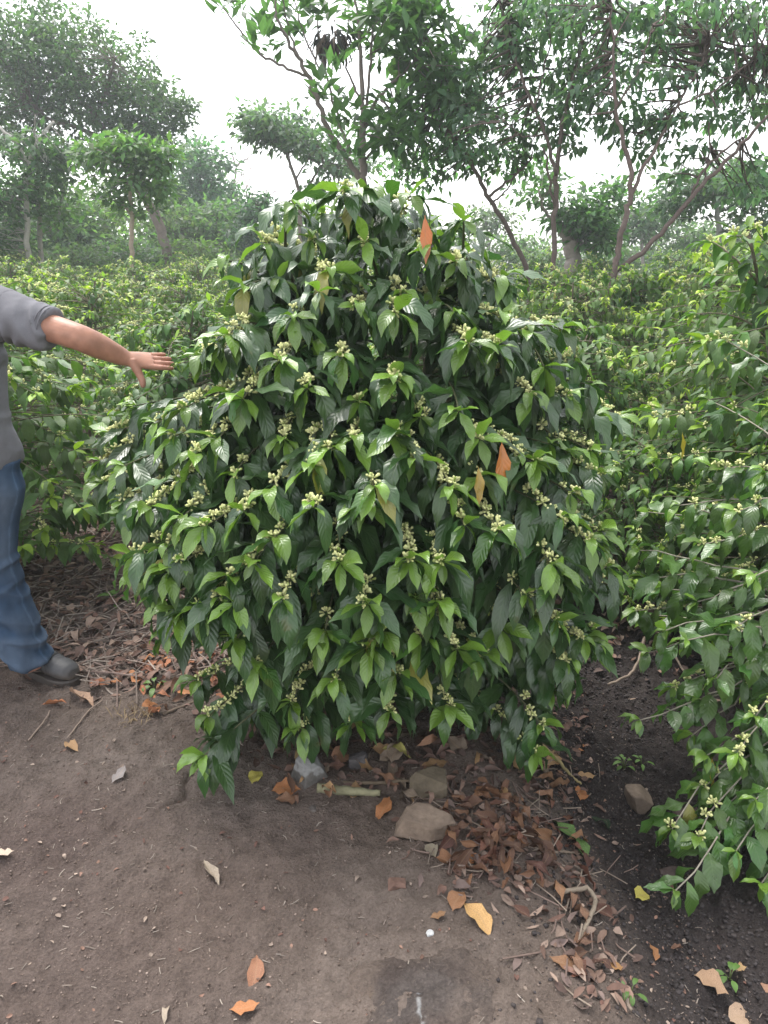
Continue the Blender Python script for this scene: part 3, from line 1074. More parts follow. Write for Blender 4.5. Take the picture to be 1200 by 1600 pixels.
cl, rs_ = [], np.random.default_rng(77)
ros = [(345, 12, 9, 1), (352, 2, 8, 1), (368, 18, 9, 1), (378, 30, 7, .8), (408, 40, 11, 1), (416, 28, 11, 1), (402, 58, 11, 1), (420, 62, 10, 1), (394, 72, 9, .9), (424, 82, 10, .8), (410, 76, 9, .8),
       (432, 14, 11, 1), (450, 8, 10, 1), (446, 36, 9, .9), (478, 12, 12, 1), (488, 30, 12, 1), (470, 24, 10, 1), (474, 50, 9, 1), (500, 6, 12, 1), (510, 20, 12, 1), (466, 62, 9, .9), (455, 56, 8, .9),
       (500, 120, 9, .9), (520, 110, 10, .9), (500, 140, 11, 1), (494, 152, 10, .9), (512, 156, 11, .9), (520, 196, 12, .8), (530, 168, 12, 1), (536, 150, 10, .9), (540, 186, 12, .9), (528, 210, 11, .8),
       (545, 206, 12, .9), (560, 20, 12, 1), (548, 36, 11, 1), (556, 60, 11, .9), (536, 100, 10, .9), (590, 10, 13, 1), (580, 40, 10, .9), (604, 38, 11, 1), (620, 18, 13, 1), (632, 40, 13, 1), (640, 8, 13, 1),
       (650, 60, 13, 1), (662, 30, 13, 1), (676, 12, 13, 1), (690, 36, 13, 1), (672, 74, 13, 1), (690, 100, 12, 1), (655, 90, 10, .9), (700, 60, 13, 1), (620, 160, 12, .9), (636, 176, 12, .9), (612, 184, 12, .9),
       (640, 200, 12, .9), (620, 214, 11, .9), (604, 200, 10, .9), (655, 160, 12, .9), (668, 130, 12, .9), (650, 235, 11, .9), (600, 236, 10, .8), (548, 236, 11, .8), (560, 250, 10, .8), (520, 232, 9, .7)]
tree('young_tree', 'open branching tree with upright leaf rosettes behind the top of the tall bush', 9,
     [[(568, 335, 7), (566, 300, 6.5), (566, 268, 6), (567, 220, 5), (567, 160, 4), (564, 100, 3), (560, 40, 2.2), (552, -40, 1.5)],
      [(565, 285, 4.5), (545, 250, 4), (520, 216, 4), (504, 180, 3.8), (490, 140, 3.4), (478, 112, 3), (462, 84, 2.6), (446, 58, 2.2), (432, 24, 1.6), (424, -20, 1)],
      [(478, 118, 2.2), (452, 110, 2), (420, 92, 1.9), (392, 72, 1.6), (372, 44, 1.3), (348, 12, 1)], [(468, 92, 1.8), (455, 60, 1.4), (446, 20, 1), (440, -20, .8)],
      [(548, 240, 2.4), (535, 205, 2.2), (522, 165, 1.9), (512, 120, 1.6), (500, 60, 1.2), (492, 10, .9)], [(567, 215, 3), (580, 165, 2.6), (602, 140, 2.3), (628, 118, 2), (648, 92, 1.7), (662, 60, 1.3), (690, 20, 1)],
      [(568, 190, 2.4), (578, 120, 2), (580, 60, 1.6), (594, 0, 1.2)], [(566, 160, 2), (545, 120, 1.6), (538, 80, 1.2), (545, 30, 1)], [(590, 150, 1.8), (610, 170, 1.4), (640, 195, 1)],
      [(500, 110, 1.4), (475, 55, 1.2), (460, 0, .9)], [(568, 250, 2.2), (590, 230, 1.7), (610, 205, 1.2)]],
     [(640, 40, 70, 50, .8, 34), (690, 110, 50, 60, .7, 26), (625, 195, 50, 45, .6, 22)], (.20, (.030, .066, .026)), seed=8, bark=(.20, .165, .15), wid=.2, per=14, rosettes=ros)
tree('hazy_tree', 'feathery hazy tree left of the open branching tree, over a bare forked trunk', 18,
     [[(468, 420, 4), (470, 340, 3.4), (468, 300, 3), (455, 260, 2.4), (440, 225, 1.6)], [(470, 310, 2.2), (490, 278, 1.8), (505, 255, 1.2)], [(462, 280, 1.6), (480, 250, 1.2), (500, 225, .8)]],
     [(400, 190, 26, 24, .8, 34), (440, 195, 55, 26, 1.2, 70), (490, 225, 50, 24, 1.2, 60), (420, 215, 40, 14, .8, 24), (535, 258, 50, 18, 1, 40), (500, 300, 40, 12, .8, 18)], (.17, (.045, .08, .05)), seed=9, clump=.34)
tree('forked_tree', 'slender dark stem rising straight behind the right shoulder of the tall bush', 8,
     [[(864, 450, 4), (866, 380, 4), (869, 300, 3.8), (871, 255, 3.4), (880, 175, 2.8), (900, 118, 2.2), (910, 60, 1.6), (915, -10, 1.2)],
      [(869, 275, 3), (852, 210, 2.6), (830, 160, 2.3), (808, 100, 1.9), (795, 50, 1.4), (780, 0, 1)], [(867, 330, 2), (856, 270, 1.8), (850, 230, 1.2)],
      [(835, 170, 1.6), (850, 110, 1.2), (860, 60, 1)], [(852, 210, 1.4), (815, 215, 1.1), (790, 190, .8)]],
     [(800, 60, 75, 60, .9, 60), (850, 20, 70, 40, .8, 40), (760, 130, 60, 55, .8, 44), (870, 110, 60, 50, .8, 36), (830, 190, 55, 40, .7, 24), (740, 200, 55, 40, .7, 24), (890, 200, 40, 40, .6, 14)],
     (.105, BLUE), seed=10, dens=.95, back=.8, bark=(.13, .10, .09), per=13, clump=.22, droop=1.1)
tree('forked_tree', 'dark tree forking at its foot into an upright stem and a long slanting limb', 7,
     [[(958, 432, 5), (966, 395, 4.8), (976, 345, 4.4), (986, 305, 4), (987, 265, 3.6), (970, 200, 3), (960, 150, 2.6), (958, 90, 2), (955, 20, 1.4), (950, -60, 1)],
      [(962, 424, 4), (1000, 398, 3.8), (1040, 358, 3.5), (1085, 302, 3.2), (1120, 268, 2.8), (1160, 225, 2.4), (1200, 180, 2), (1260, 130, 1.5)],
      [(986, 305, 3), (1008, 258, 2.6), (1030, 220, 2.2), (1055, 170, 1.8), (1085, 120, 1.4), (1110, 60, 1)], [(1080, 308, 2.2), (1095, 270, 2), (1135, 232, 1.7), (1160, 215, 1.2)],
      [(1100, 285, 1.6), (1110, 230, 1.3), (1106, 170, 1)], [(1058, 165, 1.6), (1120, 140, 1.4), (1160, 105, 1.1), (1210, 80, .8)], [(962, 170, 1.6), (1000, 110, 1.3), (1020, 40, 1)]],
     [(960, 60, 80, 60, .9, 60), (1050, 50, 90, 60, 1.0, 66), (1150, 60, 80, 70, 1.0, 66), (1180, 140, 60, 60, .8, 40), (930, 150, 60, 45, .7, 34), (1020, 165, 60, 40, .7, 30), (1130, 180, 45, 35, .6, 14), (1060, 245, 40, 30, .5, 12),
      (900, 20, 60, 40, .8, 30), (1180, 270, 40, 40, .6, 14), (1000, 215, 40, 30, .5, 12)],
     (.10, BLUE), seed=11, dens=.95, back=.7, bark=(.14, .105, .095), per=13, clump=.21, droop=1.2)
tree('leaning_tree', 'dark slanting trunk leaning left behind the right shoulder of the tall bush', 9,
     [[(832, 435, 4), (806, 380, 3.8), (782, 335, 3.6), (758, 302, 3.2), (738, 255, 2.8), (715, 215, 2.4), (690, 195, 2), (660, 180, 1.4)],
      [(762, 308, 2.4), (790, 286, 2), (812, 268, 1.6), (830, 250, 1)], [(738, 255, 2), (730, 210, 1.6), (735, 160, 1.2)], [(770, 318, 1.6), (790, 300, 1.2), (806, 270, .8)]],
     [(720, 180, 60, 50, .8, 44), (680, 240, 55, 45, .8, 40), (760, 235, 50, 35, .7, 26), (690, 150, 60, 40, .8, 30), (640, 270, 40, 30, .6, 20), (810, 250, 40, 26, .5, 14)],
     (.11, (.042, .09, .045)), seed=12, dens=.95, back=.7, bark=(.13, .10, .09), per=13, clump=.24, droop=1.1)
tree('pollard_tree', 'short thick pale trunk with a cut-back crown, between the two slender dark stems', 14,
     [[(896, 445, 14), (896, 405, 12), (892, 385, 11), (880, 362, 7), (870, 345, 5), (862, 318, 3)], [(896, 392, 8), (908, 368, 5), (922, 345, 3)], [(886, 372, 4), (884, 350, 3), (890, 325, 2)], [(872, 350, 3), (850, 330, 2.2), (842, 300, 1.4)]],
     [(918, 352, 40, 26, .8, 56), (900, 330, 40, 26, .7, 44), (935, 378, 28, 20, .6, 28), (850, 290, 40, 26, .6, 24), (960, 310, 34, 26, .6, 22)], (.16, (.036, .08, .032)), seed=13, bark=(.27, .23, .21))
tree('pale_tree', 'straight pale grey trunk at the far right, under a wide hazy crown', 15,
     [[(1130, 445, 5), (1126, 390, 4.6), (1121, 340, 4.2), (1116, 295, 3.4), (1112, 250, 2)], [(1120, 320, 2), (1150, 290, 1.6), (1180, 270, 1)], [(1118, 300, 2), (1090, 270, 1.6), (1060, 255, 1)]],
     [(1110, 285, 70, 30, 1, 70), (1180, 290, 60, 40, 1, 60), (1060, 320, 50, 24, .9, 36), (1180, 350, 50, 24, .9, 36)], (.17, (.04, .078, .042)), seed=14, bark=(.40, .39, .37))
rr_ = [(1000, 340, 60, 28, 24, .2), (1080, 370, 60, 26, 25, .2), (1180, 390, 60, 30, 23, .2), (1030, 400, 60, 20, 28, .2), (810, 390, 60, 26, 28, .22), (760, 340, 50, 18, 30, .22), (620, 350, 70, 24, 28, .22), (950, 395, 50, 24, 27, .2),
       (700, 390, 70, 26, 26, .2), (540, 380, 60, 28, 27, .22), (880, 410, 60, 22, 26, .2), (1110, 415, 60, 18, 22, .16)]
for i, (u, v, ru, rv, Y, L0) in enumerate(rr_):
    m = mpp(Y)
    tree('hazy_tree', 'pale hazy tree in the distant wood behind the slender dark stems', Y,
         [[(u + 6, 430, 3), (u + 3, (v + 430) / 2, 2.6), (u, v, 1.6)], [(u + 3, (v + 430) / 2, 1.6), (u + 25, v, 1.2)]],
         [(u, v, ru, rv, ru * m, int(ru * rv / 22)), (u + 10, v + 18, ru * .8, rv * .6, ru * m, int(ru * rv / 45))],
         (L0, [(.045, .08, .045), (.05, .09, .04), (.055, .085, .05)][i % 3]), seed=60 + i, group='distant trees in the haze on the right', bark=(.26, .24, .22), clump=.5)

# withered tangle caught in the open tree
r_ = np.random.default_rng(31)
lv = Leaves()
c0 = at(520, 62, 9.1)
n = 260
d = nrm(r_.normal(0, 1, (n, 3)))
P = d * np.array([.22, .16, .17]) * r_.uniform(.1, 1, (n, 1))
lv.add(P, d + A(0, 0, -.5), .16 * r_.uniform(.6, 1.3, n), .012, .9, r_.normal(0, 1, n), np.where(r_.uniform(0, 1, (n, 1)) < .5, A(.10, .075, .06), A(.045, .05, .045)) * r_.uniform(.7, 1.3, (n, 1)), .8, .4)
tag(obj('dry_tangle', lv.mesh('dry_tangle', 'med', 3), M_LITTER, None, c0), 'dark brown tangle of dead leaves caught high in the open branching tree', 'dead leaves')


# ------------------------------------------------------------------ the man at the left edge
def remesh(mb, voxel, smooth=4):
    """one continuous skin round all the overlapping shapes"""
    me = mb.mesh('tmp', True)
    o = bpy.data.objects.new('tmp', me)
    COL.objects.link(o)
    m = o.modifiers.new('r', 'REMESH')
    m.mode = 'VOXEL'
    m.voxel_size = voxel
    m.use_smooth_shade = True
    if smooth:
        q = o.modifiers.new('s', 'SMOOTH')
        q.factor = .5
        q.iterations = smooth
    dg = bpy.context.evaluated_depsgraph_get()
    ev = o.evaluated_get(dg)
    e = ev.to_mesh()
    V = np.empty(len(e.vertices) * 3, np.float32)
    e.vertices.foreach_get('co', V)
    NV = np.empty(len(e.vertices) * 3, np.float32)
    e.vertices.foreach_get('normal', NV)
    lt = np.empty(len(e.polygons), np.int32)
    e.polygons.foreach_get('loop_total', lt)
    li = np.empty(len(e.loops), np.int32)
    e.loops.foreach_get('vertex_index', li)
    st = np.concatenate([[0], np.cumsum(lt)[:-1]])
    F = []
    for k in np.unique(lt):
        F.append(li[(st[lt == k])[:, None] + np.arange(k)[None]])
    ev.to_mesh_clear()
    bpy.data.objects.remove(o)
    bpy.data.meshes.remove(me)
    return V.reshape(-1, 3).astype(float), NV.reshape(-1, 3).astype(float), F


def limb(mb, pts, n=20):
    """pts: (centre, half width, half depth) rings, framed along the path; depth axis follows the ring's own up hint"""
    P = np.array([p[0] for p in pts], float)
    ki = np.linspace(0, len(pts) - 1, max(24, 4 * len(pts)))
    ip = lambda X: np.stack([np.interp(ki, np.arange(len(pts)), X[:, j]) for j in range(X.shape[1])], 1)
    Q = ip(np.concatenate([P, np.array([[p[1], p[2]] for p in pts]), np.array([p[3] if len(p) > 3 else (0, 1, 0) for p in pts], float)], 1))
    for _ in range(7):
        Q[1:-1] = .25 * Q[:-2] + .5 * Q[1:-1] + .25 * Q[2:]
    pts = [(q[:3], q[3], q[4], q[5:8]) for q in Q]
    P = Q[:, :3]
    T = nrm(np.gradient(P, axis=0))
    rings = []
    ref = pts[0][3] if len(pts[0]) > 3 else A(0, 1, 0)
    for i, p in enumerate(pts):
        rf = p[3] if len(p) > 3 else ref
        u = nrm(rf - T[i] * np.dot(rf, T[i]))
        w = np.cross(T[i], u)
        rings.append((P[i], u, w, p[1], p[2]))
    mb.loft(rings, n)


def ball(mb, c, r, n=14):
    c = np.asarray(c, float)
    r = np.broadcast_to(np.asarray(r, float), (3,))
    th = np.linspace(.08, math.pi - .08, n)
    mb.loft([(c + A(0, 0, r[2] * math.cos(t)), A(1, 0, 0), A(0, 1, 0), r[0] * math.sin(t), r[1] * math.sin(t)) for t in th[::-1]], 22)


def build_man():
    MY = 2.45
    cx = -1.425                      # middle of the trunk
    gz = hz(-1.3, 2.45)
    t = thing('person', "man in a grey t-shirt, blue jeans and dark boots reaching out to the bush", 'person', (cx, MY, gz))
    org = A(cx, MY, gz)
    o = lambda p: np.asarray(p, float) - org
    sh = o(at(14, 492, MY))
    el = o(at(124, 527, 2.36))
    wr = o(at(199, 561, 2.44))
    kn = o(at(235, 564, 2.475))      # knuckles
    f = nrm(kn - wr)
    wv = A(.1, -.88, -.46)
    wv = nrm(wv - f * np.dot(wv, f))
    nv = nrm(np.cross(wv, f))
    if nv[2] < 0:
        nv = -nv
    skin = MB()
    # arm that reaches out
    def lerp(a, b, k):
        return a + (b - a) * k
    dn = A(0, -.3, -1)
    limb(skin, [(lerp(sh, el, -.15), .05, .05, dn), (lerp(sh, el, .3), .047, .047, dn), (lerp(sh, el, .7), .043, .041, dn), (lerp(sh, el, .95), .041, .039, dn), (lerp(el, wr, .1), .041, .039, dn),
                (lerp(el, wr, .3), .0415, .038, dn), (lerp(el, wr, .55), .037, .033, dn), (lerp(el, wr, .8), .031, .027, dn), (wr, .029, .022, wv)], 24)
    limb(skin, [(lerp(el, wr, .92), .028, .022, wv), (wr, .029, .021, wv), (lerp(wr, kn, .4), .036, .019, wv), (lerp(wr, kn, .8), .0405, .0165, wv), (kn + f * .006, .040, .013, wv)], 24)
    ftip = o(at(268, 551, 2.56))
    for k, (off, ln, rad) in enumerate(((.031, .070, .0088), (.0105, .078, .0090), (-.010, .073, .0088), (-.030, .058, .0078))):
        b = kn + wv * off - f * .012
        d0 = nrm(f + wv * (off * 2.6) + nv * .06)
        d1 = nrm(d0 - nv * .10 + A(0, .12, .10))
        d2 = nrm(d1 - nv * .16 + A(0, .1, .06))
        p1 = b + d0 * (.012 + ln * .42)
        p2 = p1 + d1 * ln * .33
        p3 = p2 + d2 * ln * .27
        skin.tube([b, lerp(b, p1, .6), p1, lerp(p1, p2, .5), p2, lerp(p2, p3, .6), p3], [rad * 1.12, rad * 1.02, rad * 1.06, rad * .92, rad * .95, rad * .86, rad * .55], 12)
    tb = lerp(wr, kn, .22) + wv * .022
    td = nrm(A(.42, -.25, -.95))
    t1 = tb + td * .036 + f * .004
    t2 = t1 + nrm(td + A(.02, -.1, 0)) * .026
    t3 = t2 + nrm(td + A(-.28, -.05, .05)) * .020
    skin.tube([tb - td * .012, lerp(tb, t1, .55), t1, lerp(t1, t2, .5), t2, lerp(t2, t3, .6), t3], [.0165, .0145, .0125, .0112, .0112, .0098, .006], 12)
    # torso, neck and head
    zt = 1.40 - gz
    chest = [(A(0, .01, .80), .155, .105), (A(0, .01, .95), .15, .10), (A(0, 0, 1.10), .155, .108), (A(0, 0, 1.25), .165, .112), (A(0, .005, 1.35), .165, .095), (A(0, .01, zt), .11, .07), (A(0, .01, zt + .03), .062, .06)]
    skin.loft([(c, A(1, 0, 0), A(0, 1, 0), a, b) for c, a, b in chest], 28)
    limb(skin, [(A(0, .012, zt - .02), .062, .062), (A(0, .0, zt + .06), .056, .058), (A(0, -.008, zt + .13), .056, .06)], 20)
    hc = A(0, -.02, zt + .20)
    skin.loft([(hc + A(0, -.015 + .012 * k, z), A(1, 0, 0), A(0, 1, 0), a, b) for k, (z, a, b) in enumerate(
        ((-.115, .028, .040), (-.10, .045, .068), (-.07, .060, .085), (-.03, .069, .092), (.01, .074, .097), (.05, .075, .097), (.085, .066, .086), (.107, .044, .058), (.115, .012, .02)))], 26)
    skin.tube([hc + A(0, -.098, .012), hc + A(0, -.112, -.012), hc + A(0, -.116, -.028), hc + A(0, -.10, -.036)], [.008, .011, .015, .009], 10)
    for s in (-1, 1):
        skin.tube([hc + A(s * .074, .012, .02), hc + A(s * .084, .018, .008), hc + A(s * .080, .012, -.028)], [.010, .016, .009], 8)
        skin.tube([hc + A(s * .012, -.098, .024), hc + A(s * .045, -.088, .028)], [.008, .007], 8)
    skin.tube([hc + A(-.022, -.098, -.063), hc + A(0, -.105, -.060), hc + A(.022, -.098, -.063)], [.004, .008, .004], 8)
    # the other arm hangs down
    s2 = A(-.178, .005, sh[2] - .005)
    e2, w2 = s2 + A(-.06, .02, -.29), s2 + A(-.05, -.05, -.53)
    limb(skin, [(s2, .05, .05), (lerp(s2, e2, .5), .047, .047), (e2, .042, .042), (lerp(e2, w2, .3), .043, .040), (lerp(e2, w2, .7), .033, .030), (w2, .028, .022)], 20)
    dh = nrm(A(.05, -.12, -1))
    limb(skin, [(w2 - dh * .01, .028, .021), (w2 + dh * .04, .036, .018), (w2 + dh * .09, .040, .014)], 20)
    for off, ln in ((-.03, .066), (-.01, .076), (.011, .072), (.03, .056)):
        b = w2 + dh * .08 + A(0, off, 0)
        skin.tube([b, b + dh * ln * .5 + A(.006, 0, 0), b + dh * ln * .95 + A(.02, 0, 0)], [.0092, .0088, .006], 10)
    b = w2 + dh * .03 + A(0, -.03, 0)
    skin.tube([b, b + A(.01, -.025, -.035), b + A(.02, -.03, -.07)], [.014, .0115, .007], 10)
    # legs inside the jeans
    hipz = .80
    legs = []
    for s in (1, -1):
        if s > 0:
            hp = A(.085, 0, hipz)
            k_ = o(at(-12, 882, MY - .02))
            an = o(at(42, 1022, MY - .01))
        else:
            hp = A(-.09, .02, hipz)
            k_ = A(-.14, .02, .47)
            an = A(-.17, .05, .10)
        legs.append((hp, k_, an))
        limb(skin, [(hp + A(0, 0, .06), .085, .085), (hp, .08, .085), (lerp(hp, k_, .5), .07, .072), (k_, .052, .055), (lerp(k_, an, .35), .052, .055), (lerp(k_, an, .8), .036, .04), (an, .034, .038), (an + A(.02, -.01, -.06), .036, .04)], 20)
    V, Nn, F = remesh(skin, .0032, 3)
    arm_k = sstep(.08, .2, V[:, 0])
    n1 = fbm(V[:, 0] * 40, V[:, 1] * 40, V[:, 2] * 40, oct=3, seed=4)
    base = np.array([.34, .168, .112])
    C = base * (1 + .20 * n1[:, None]) * (1 + .10 * fbm(V[:, 0] * 9, V[:, 1] * 9, V[:, 2] * 9, oct=2, seed=44)[:, None])
    hand = sstep(.42, .52, np.linalg.norm(V - sh, axis=1))[:, None] * (V[:, 0] > .2)[:, None]
    C = C * (1 - hand * .25) + np.array([.46, .22, .17]) * hand * .25
    lips = np.exp(-(np.linalg.norm((V - (hc + A(0, -.105, -.062))) * np.array([.5, 1, 1.4]), axis=1) / .012) ** 2)[:, None]
    C = C * (1 - .5 * lips) + np.array([.25, .08, .07]) * .5 * lips
    m, tr, b = new_mat('skin')
    ca = N(tr, 'ShaderNodeAttribute', attribute_name='col')
    tr.links.new(ca.outputs['Color'], b.inputs['Base Color'])
    b.inputs['Roughness'].default_value = .48
    b.inputs['Specular IOR Level'].default_value = .4
    b.inputs['Subsurface Weight'].default_value = .15
    b.inputs['Subsurface Radius'].default_value = (.012, .005, .003)
    b.inputs['Subsurface Scale'].default_value = .6
    tc = N(tr, 'ShaderNodeTexCoord')
    nz = N(tr, 'ShaderNodeTexNoise', Scale=220.0, Detail=3.0)
    tr.links.new(tc.outputs['Object'], nz.inputs['Vector'])
    bp = N(tr, 'ShaderNodeBump', Strength=.25, Distance=.0015)
    tr.links.new(nz.outputs[0], bp.inputs['Height'])
    tr.links.new(bp.outputs[0], b.inputs['Normal'])
    obj('body', make_mesh('man_body', V, F, C), m, t)
    # nails on the near hand, eyes, hair
    eye = MB()
    for s in (-1, 1):
        ball(eye, hc + A(s * .030, -.076, .010), (.0105, .0100, .0062), 10)
    Ve = np.concatenate(eye.V)
    ce = np.where((np.hypot(np.abs(Ve[:, 0]) - .030, Ve[:, 2] - hc[2] - .010) < .0060)[:, None], A(.03, .018, .01), A(.7, .68, .64))
    eye.C = [ce]
    obj('eyes', eye.mesh('man_eyes'), M_BUD, t)
    hair = MB()
    hair.loft([(hc + A(0, (.062, .050, .040, .034, .034, .034)[k], z), A(1, 0, 0), A(0, 1, 0), a, bq) for k, (z, a, bq) in enumerate(((-.02, .076, .060), (.03, .081, .078), (.07, .078, .092), (.100, .062, .078), (.120, .034, .045), (.126, .01, .012)))], 26)
    Vh, Nh, Fh = remesh(hair, .005, 2)
    Vh = Vh + Nh * (.003 * vnoise(Vh[:, 0] * 150, Vh[:, 1] * 60, Vh[:, 2] * 150, seed=2))[:, None]
    obj('hair', make_mesh('man_hair', Vh, Fh, np.full((len(Vh), 3), .012)), M_BARK, t)

    # ---- t-shirt
    ts = MB()
    ts.loft([(A(0, .008, z), A(1, 0, 0), A(0, 1, 0), a, bq) for z, a, bq in
             ((.835, .176, .134), (.85, .176, .133), (.90, .176, .132), (1.0, .177, .130), (1.10, .177, .130), (1.2, .181, .130), (1.28, .186, .126), (1.34, .183, .112), (zt - .018, .135, .088), (zt + .012, .085, .074), (zt + .026, .066, .066))], 40)
    dsl = nrm(el - sh)
    limb(ts, [(lerp(sh, el, -.55), .085, .082, dn), (lerp(sh, el, -.2), .083, .078, dn), (lerp(sh, el, .1), .075, .068, dn), (lerp(sh, el, .4), .067, .061, dn), (lerp(sh, el, .56), .064, .058, dn), (lerp(sh, el, .61), .0625, .057, dn)], 30)
    limb(ts, [(s2 + A(.11, 0, .012), .058, .058), (s2 + A(.05, 0, .010), .062, .060), (s2 + A(.0, 0, -.005), .064, .062), (s2 + A(-.022, 0, -.06), .064, .062), (lerp(s2, e2, .42), .063, .061), (lerp(s2, e2, .7), .062, .06)], 26)
    V, Nn, F = remesh(ts, .006, 6)
    along = (V - sh) @ dsl
    across = (V - sh) @ A(0, 0, 1)
    sl = sstep(.02, .08, along)
    # folds: pulled from the armpit across the sleeve, long soft ones down the trunk, bunching above the hem
    def ridge(x, y, z, seed):
        return 1 - 2.2 * np.abs(vnoise(x, y, z, seed=seed))
    fold = sl * .015 * ridge(along * 26 + across * 16, V[:, 1] * 7, across * 7, 5) * sstep(.08, -.04, across)
    tr_ = (1 - sl)
    fold = fold + tr_ * .014 * ridge(V[:, 0] * 13 + V[:, 2] * 3, V[:, 1] * 9, V[:, 2] * 3.2 - V[:, 0] * 2, 6) * (.35 + .65 * sstep(1.25, .95, V[:, 2]))
    low = np.exp(-((V[:, 2] - .93) / .08) ** 2)
    fold = fold + tr_ * low * .005 * ridge(V[:, 0] * 5, V[:, 1] * 5, V[:, 2] * 19 + V[:, 0] * 9, 7)
    rad_ = np.exp(-(np.linalg.norm(V - (sh + A(-.03, -.06, -.10)), axis=1) / .11) ** 2)
    ang_ = np.arctan2(V[:, 2] - sh[2] + .11, V[:, 0] - sh[0] + .01)
    fold = fold + rad_ * .014 * ridge(ang_ * 3.2, V[:, 1] * 3, V[:, 0] * 4, 9)
    V = V + Nn * (fold + .0012 * fbm(V[:, 0] * 50, V[:, 1] * 50, V[:, 2] * 50, oct=2, seed=8))[:, None]
    C = np.array([.165, .163, .178]) * (1 + .08 * fbm(V[:, 0] * 20, V[:, 1] * 20, V[:, 2] * 20, oct=3, seed=3)[:, None])
    seam = (np.abs(along - .0) < .0025) & (V[:, 2] > sh[2] - .09)
    C = np.where(seam[:, None], C * .72, C)
    M_CLOTH = attr_mat('cotton', rough=.9, spec=.15, nscale=420, namt=.22, bump=.25, bdist=.001)
    obj('t_shirt', make_mesh('man_shirt', V, F, C), M_CLOTH, t)
    # ribbed hems: sleeve and waist
    hem = MB()
    c0 = lerp(sh, el, .60)
    u_ = nrm(dn - dsl * np.dot(dn, dsl))
    w_ = np.cross(dsl, u_)
    ang = np.linspace(0, 2 * math.pi, 33)[:-1]
    for off in (-.016, .0):
        ring = c0 + dsl * off + np.cos(ang)[:, None] * u_ * .0655 + np.sin(ang)[:, None] * w_ * .0592
        hem.tube(np.concatenate([ring, ring[:1]]), .0022, 6, (.145, .143, .157), cap=False)
    obj('sleeve_hem', hem.mesh('man_hem'), M_CLOTH, t)

    # ---- jeans
    je = MB()
    je.loft([(A(0, .01, z), A(1, 0, 0), A(0, 1, 0), a, bq) for z, a, bq in ((.70, .160, .120), (.76, .170, .122), (.82, .166, .118), (.88, .150, .11), (.92, .140, .105))], 34)
    for s, (hp, k_, an) in zip((1, -1), legs):
        c1 = lerp(k_, an, .5)
        limb(je, [(hp + A(0, 0, .05), .082, .10), (hp + A(0, 0, -.04), .083, .10), (lerp(hp, k_, .45), .078, .086), (lerp(hp, k_, .85), .070, .076), (k_, .071, .076), (lerp(k_, an, .3), .075, .078), (lerp(k_, an, .6), .075, .078),
                  (lerp(k_, an, .85), .069, .074), (an + A(.004, 0, .0), .067, .076), (an + A(.010, 0, -.028), .067, .080)], 30)
    V, Nn, F = remesh(je, .006, 5)
    z = V[:, 2]
    nzz = vnoise(V[:, 0] * 6, V[:, 1] * 6, z * 6, seed=15)
    bunch = sstep(.52, .1, z)
    fold = bunch * .017 * ridge(V[:, 0] * 6, V[:, 1] * 6, z * 17 + V[:, 0] * 10, 31) + .011 * np.exp(-((z - .47) / .08) ** 2) * ridge(V[:, 0] * 5, V[:, 1] * 5, z * 22 - V[:, 0] * 12, 32)
    fold = fold + .007 * sstep(.60, .78, z) * ridge(V[:, 0] * 11, V[:, 1] * 6, z * 13 + V[:, 0] * 8, 33) + .005 * ridge(V[:, 0] * 14, V[:, 1] * 9, z * 5, 34)
    fold = fold + .0012 * fbm(V[:, 0] * 60, V[:, 1] * 60, z * 60, oct=2, seed=35)
    V = V + Nn * fold[:, None]
    fade = np.exp(-((z - .62) / .13) ** 2) * sstep(0, -.08, V[:, 1])
    fade = fade * (.7 + .5 * fbm(V[:, 0] * 12, V[:, 1] * 12, z * 5, oct=3, seed=19))
    ridge = np.clip(fold / .009, -1, 1)
    fade = np.clip(fade + .25 * np.clip(ridge, 0, 1) * (.4 + bunch), 0, 1)[:, None]
    C = np.array([.036, .064, .112]) * (1 - fade) + np.array([.14, .175, .23]) * fade
    C = C * (1 + .22 * fbm(V[:, 0] * 30, V[:, 1] * 30, z * 9, oct=4, seed=9)[:, None])
    for (hp, k_, an) in legs:                # the outer seam down each leg
        side = 1 if hp[0] > 0 else -1
        ax = np.interp(z, [an[2], k_[2], hp[2]], [an[0], k_[0], hp[0]])
        ay = np.interp(z, [an[2], k_[2], hp[2]], [an[1], k_[1], hp[1]])
        sm = np.exp(-((V[:, 1] - ay + .03) / .0035) ** 2) * ((V[:, 0] - ax) * side > .03) * (np.abs(V[:, 0] - ax) < .11)
        C = C * (1 + .55 * sm[:, None])
    M_DENIM = attr_mat('denim', rough=.88, spec=.15, nscale=520, namt=.35, bump=.3, bdist=.001)
    obj('jeans', make_mesh('man_jeans', V, F, C), M_DENIM, t)

    # ---- boots
    M_BOOT = attr_mat('boot_leather', rough=.55, spec=.4, nscale=30, namt=.35, bump=.35, bdist=.004)
    for s, (hp, k_, an) in zip((1, -1), legs):
        fd = nrm(A(.90, -.42, 0)) if s > 0 else nrm(A(-.25, -.95, 0))
        sd = A(-fd[1], fd[0], 0)
        a0 = A(an[0], an[1], 0)
        if s > 0:
            toe = o(on(119, 1068))
            a0 = A(toe[0], toe[1], 0) - fd * .205
        zb = hz(a0[0] + cx, a0[1] + MY) - gz
        up = MB()
        q = lambda x, zz: a0 + fd * x + A(0, 0, zb + zz)
        # ankle shaft and the upper, heel to toe
        up.loft([(q(.0, .05), fd, sd, .062, .044), (q(.0, .09), fd, sd, .060, .045), (q(-.002, .13), fd, sd, .058, .047), (q(-.002, .155), fd, sd, .056, .047)], 24)
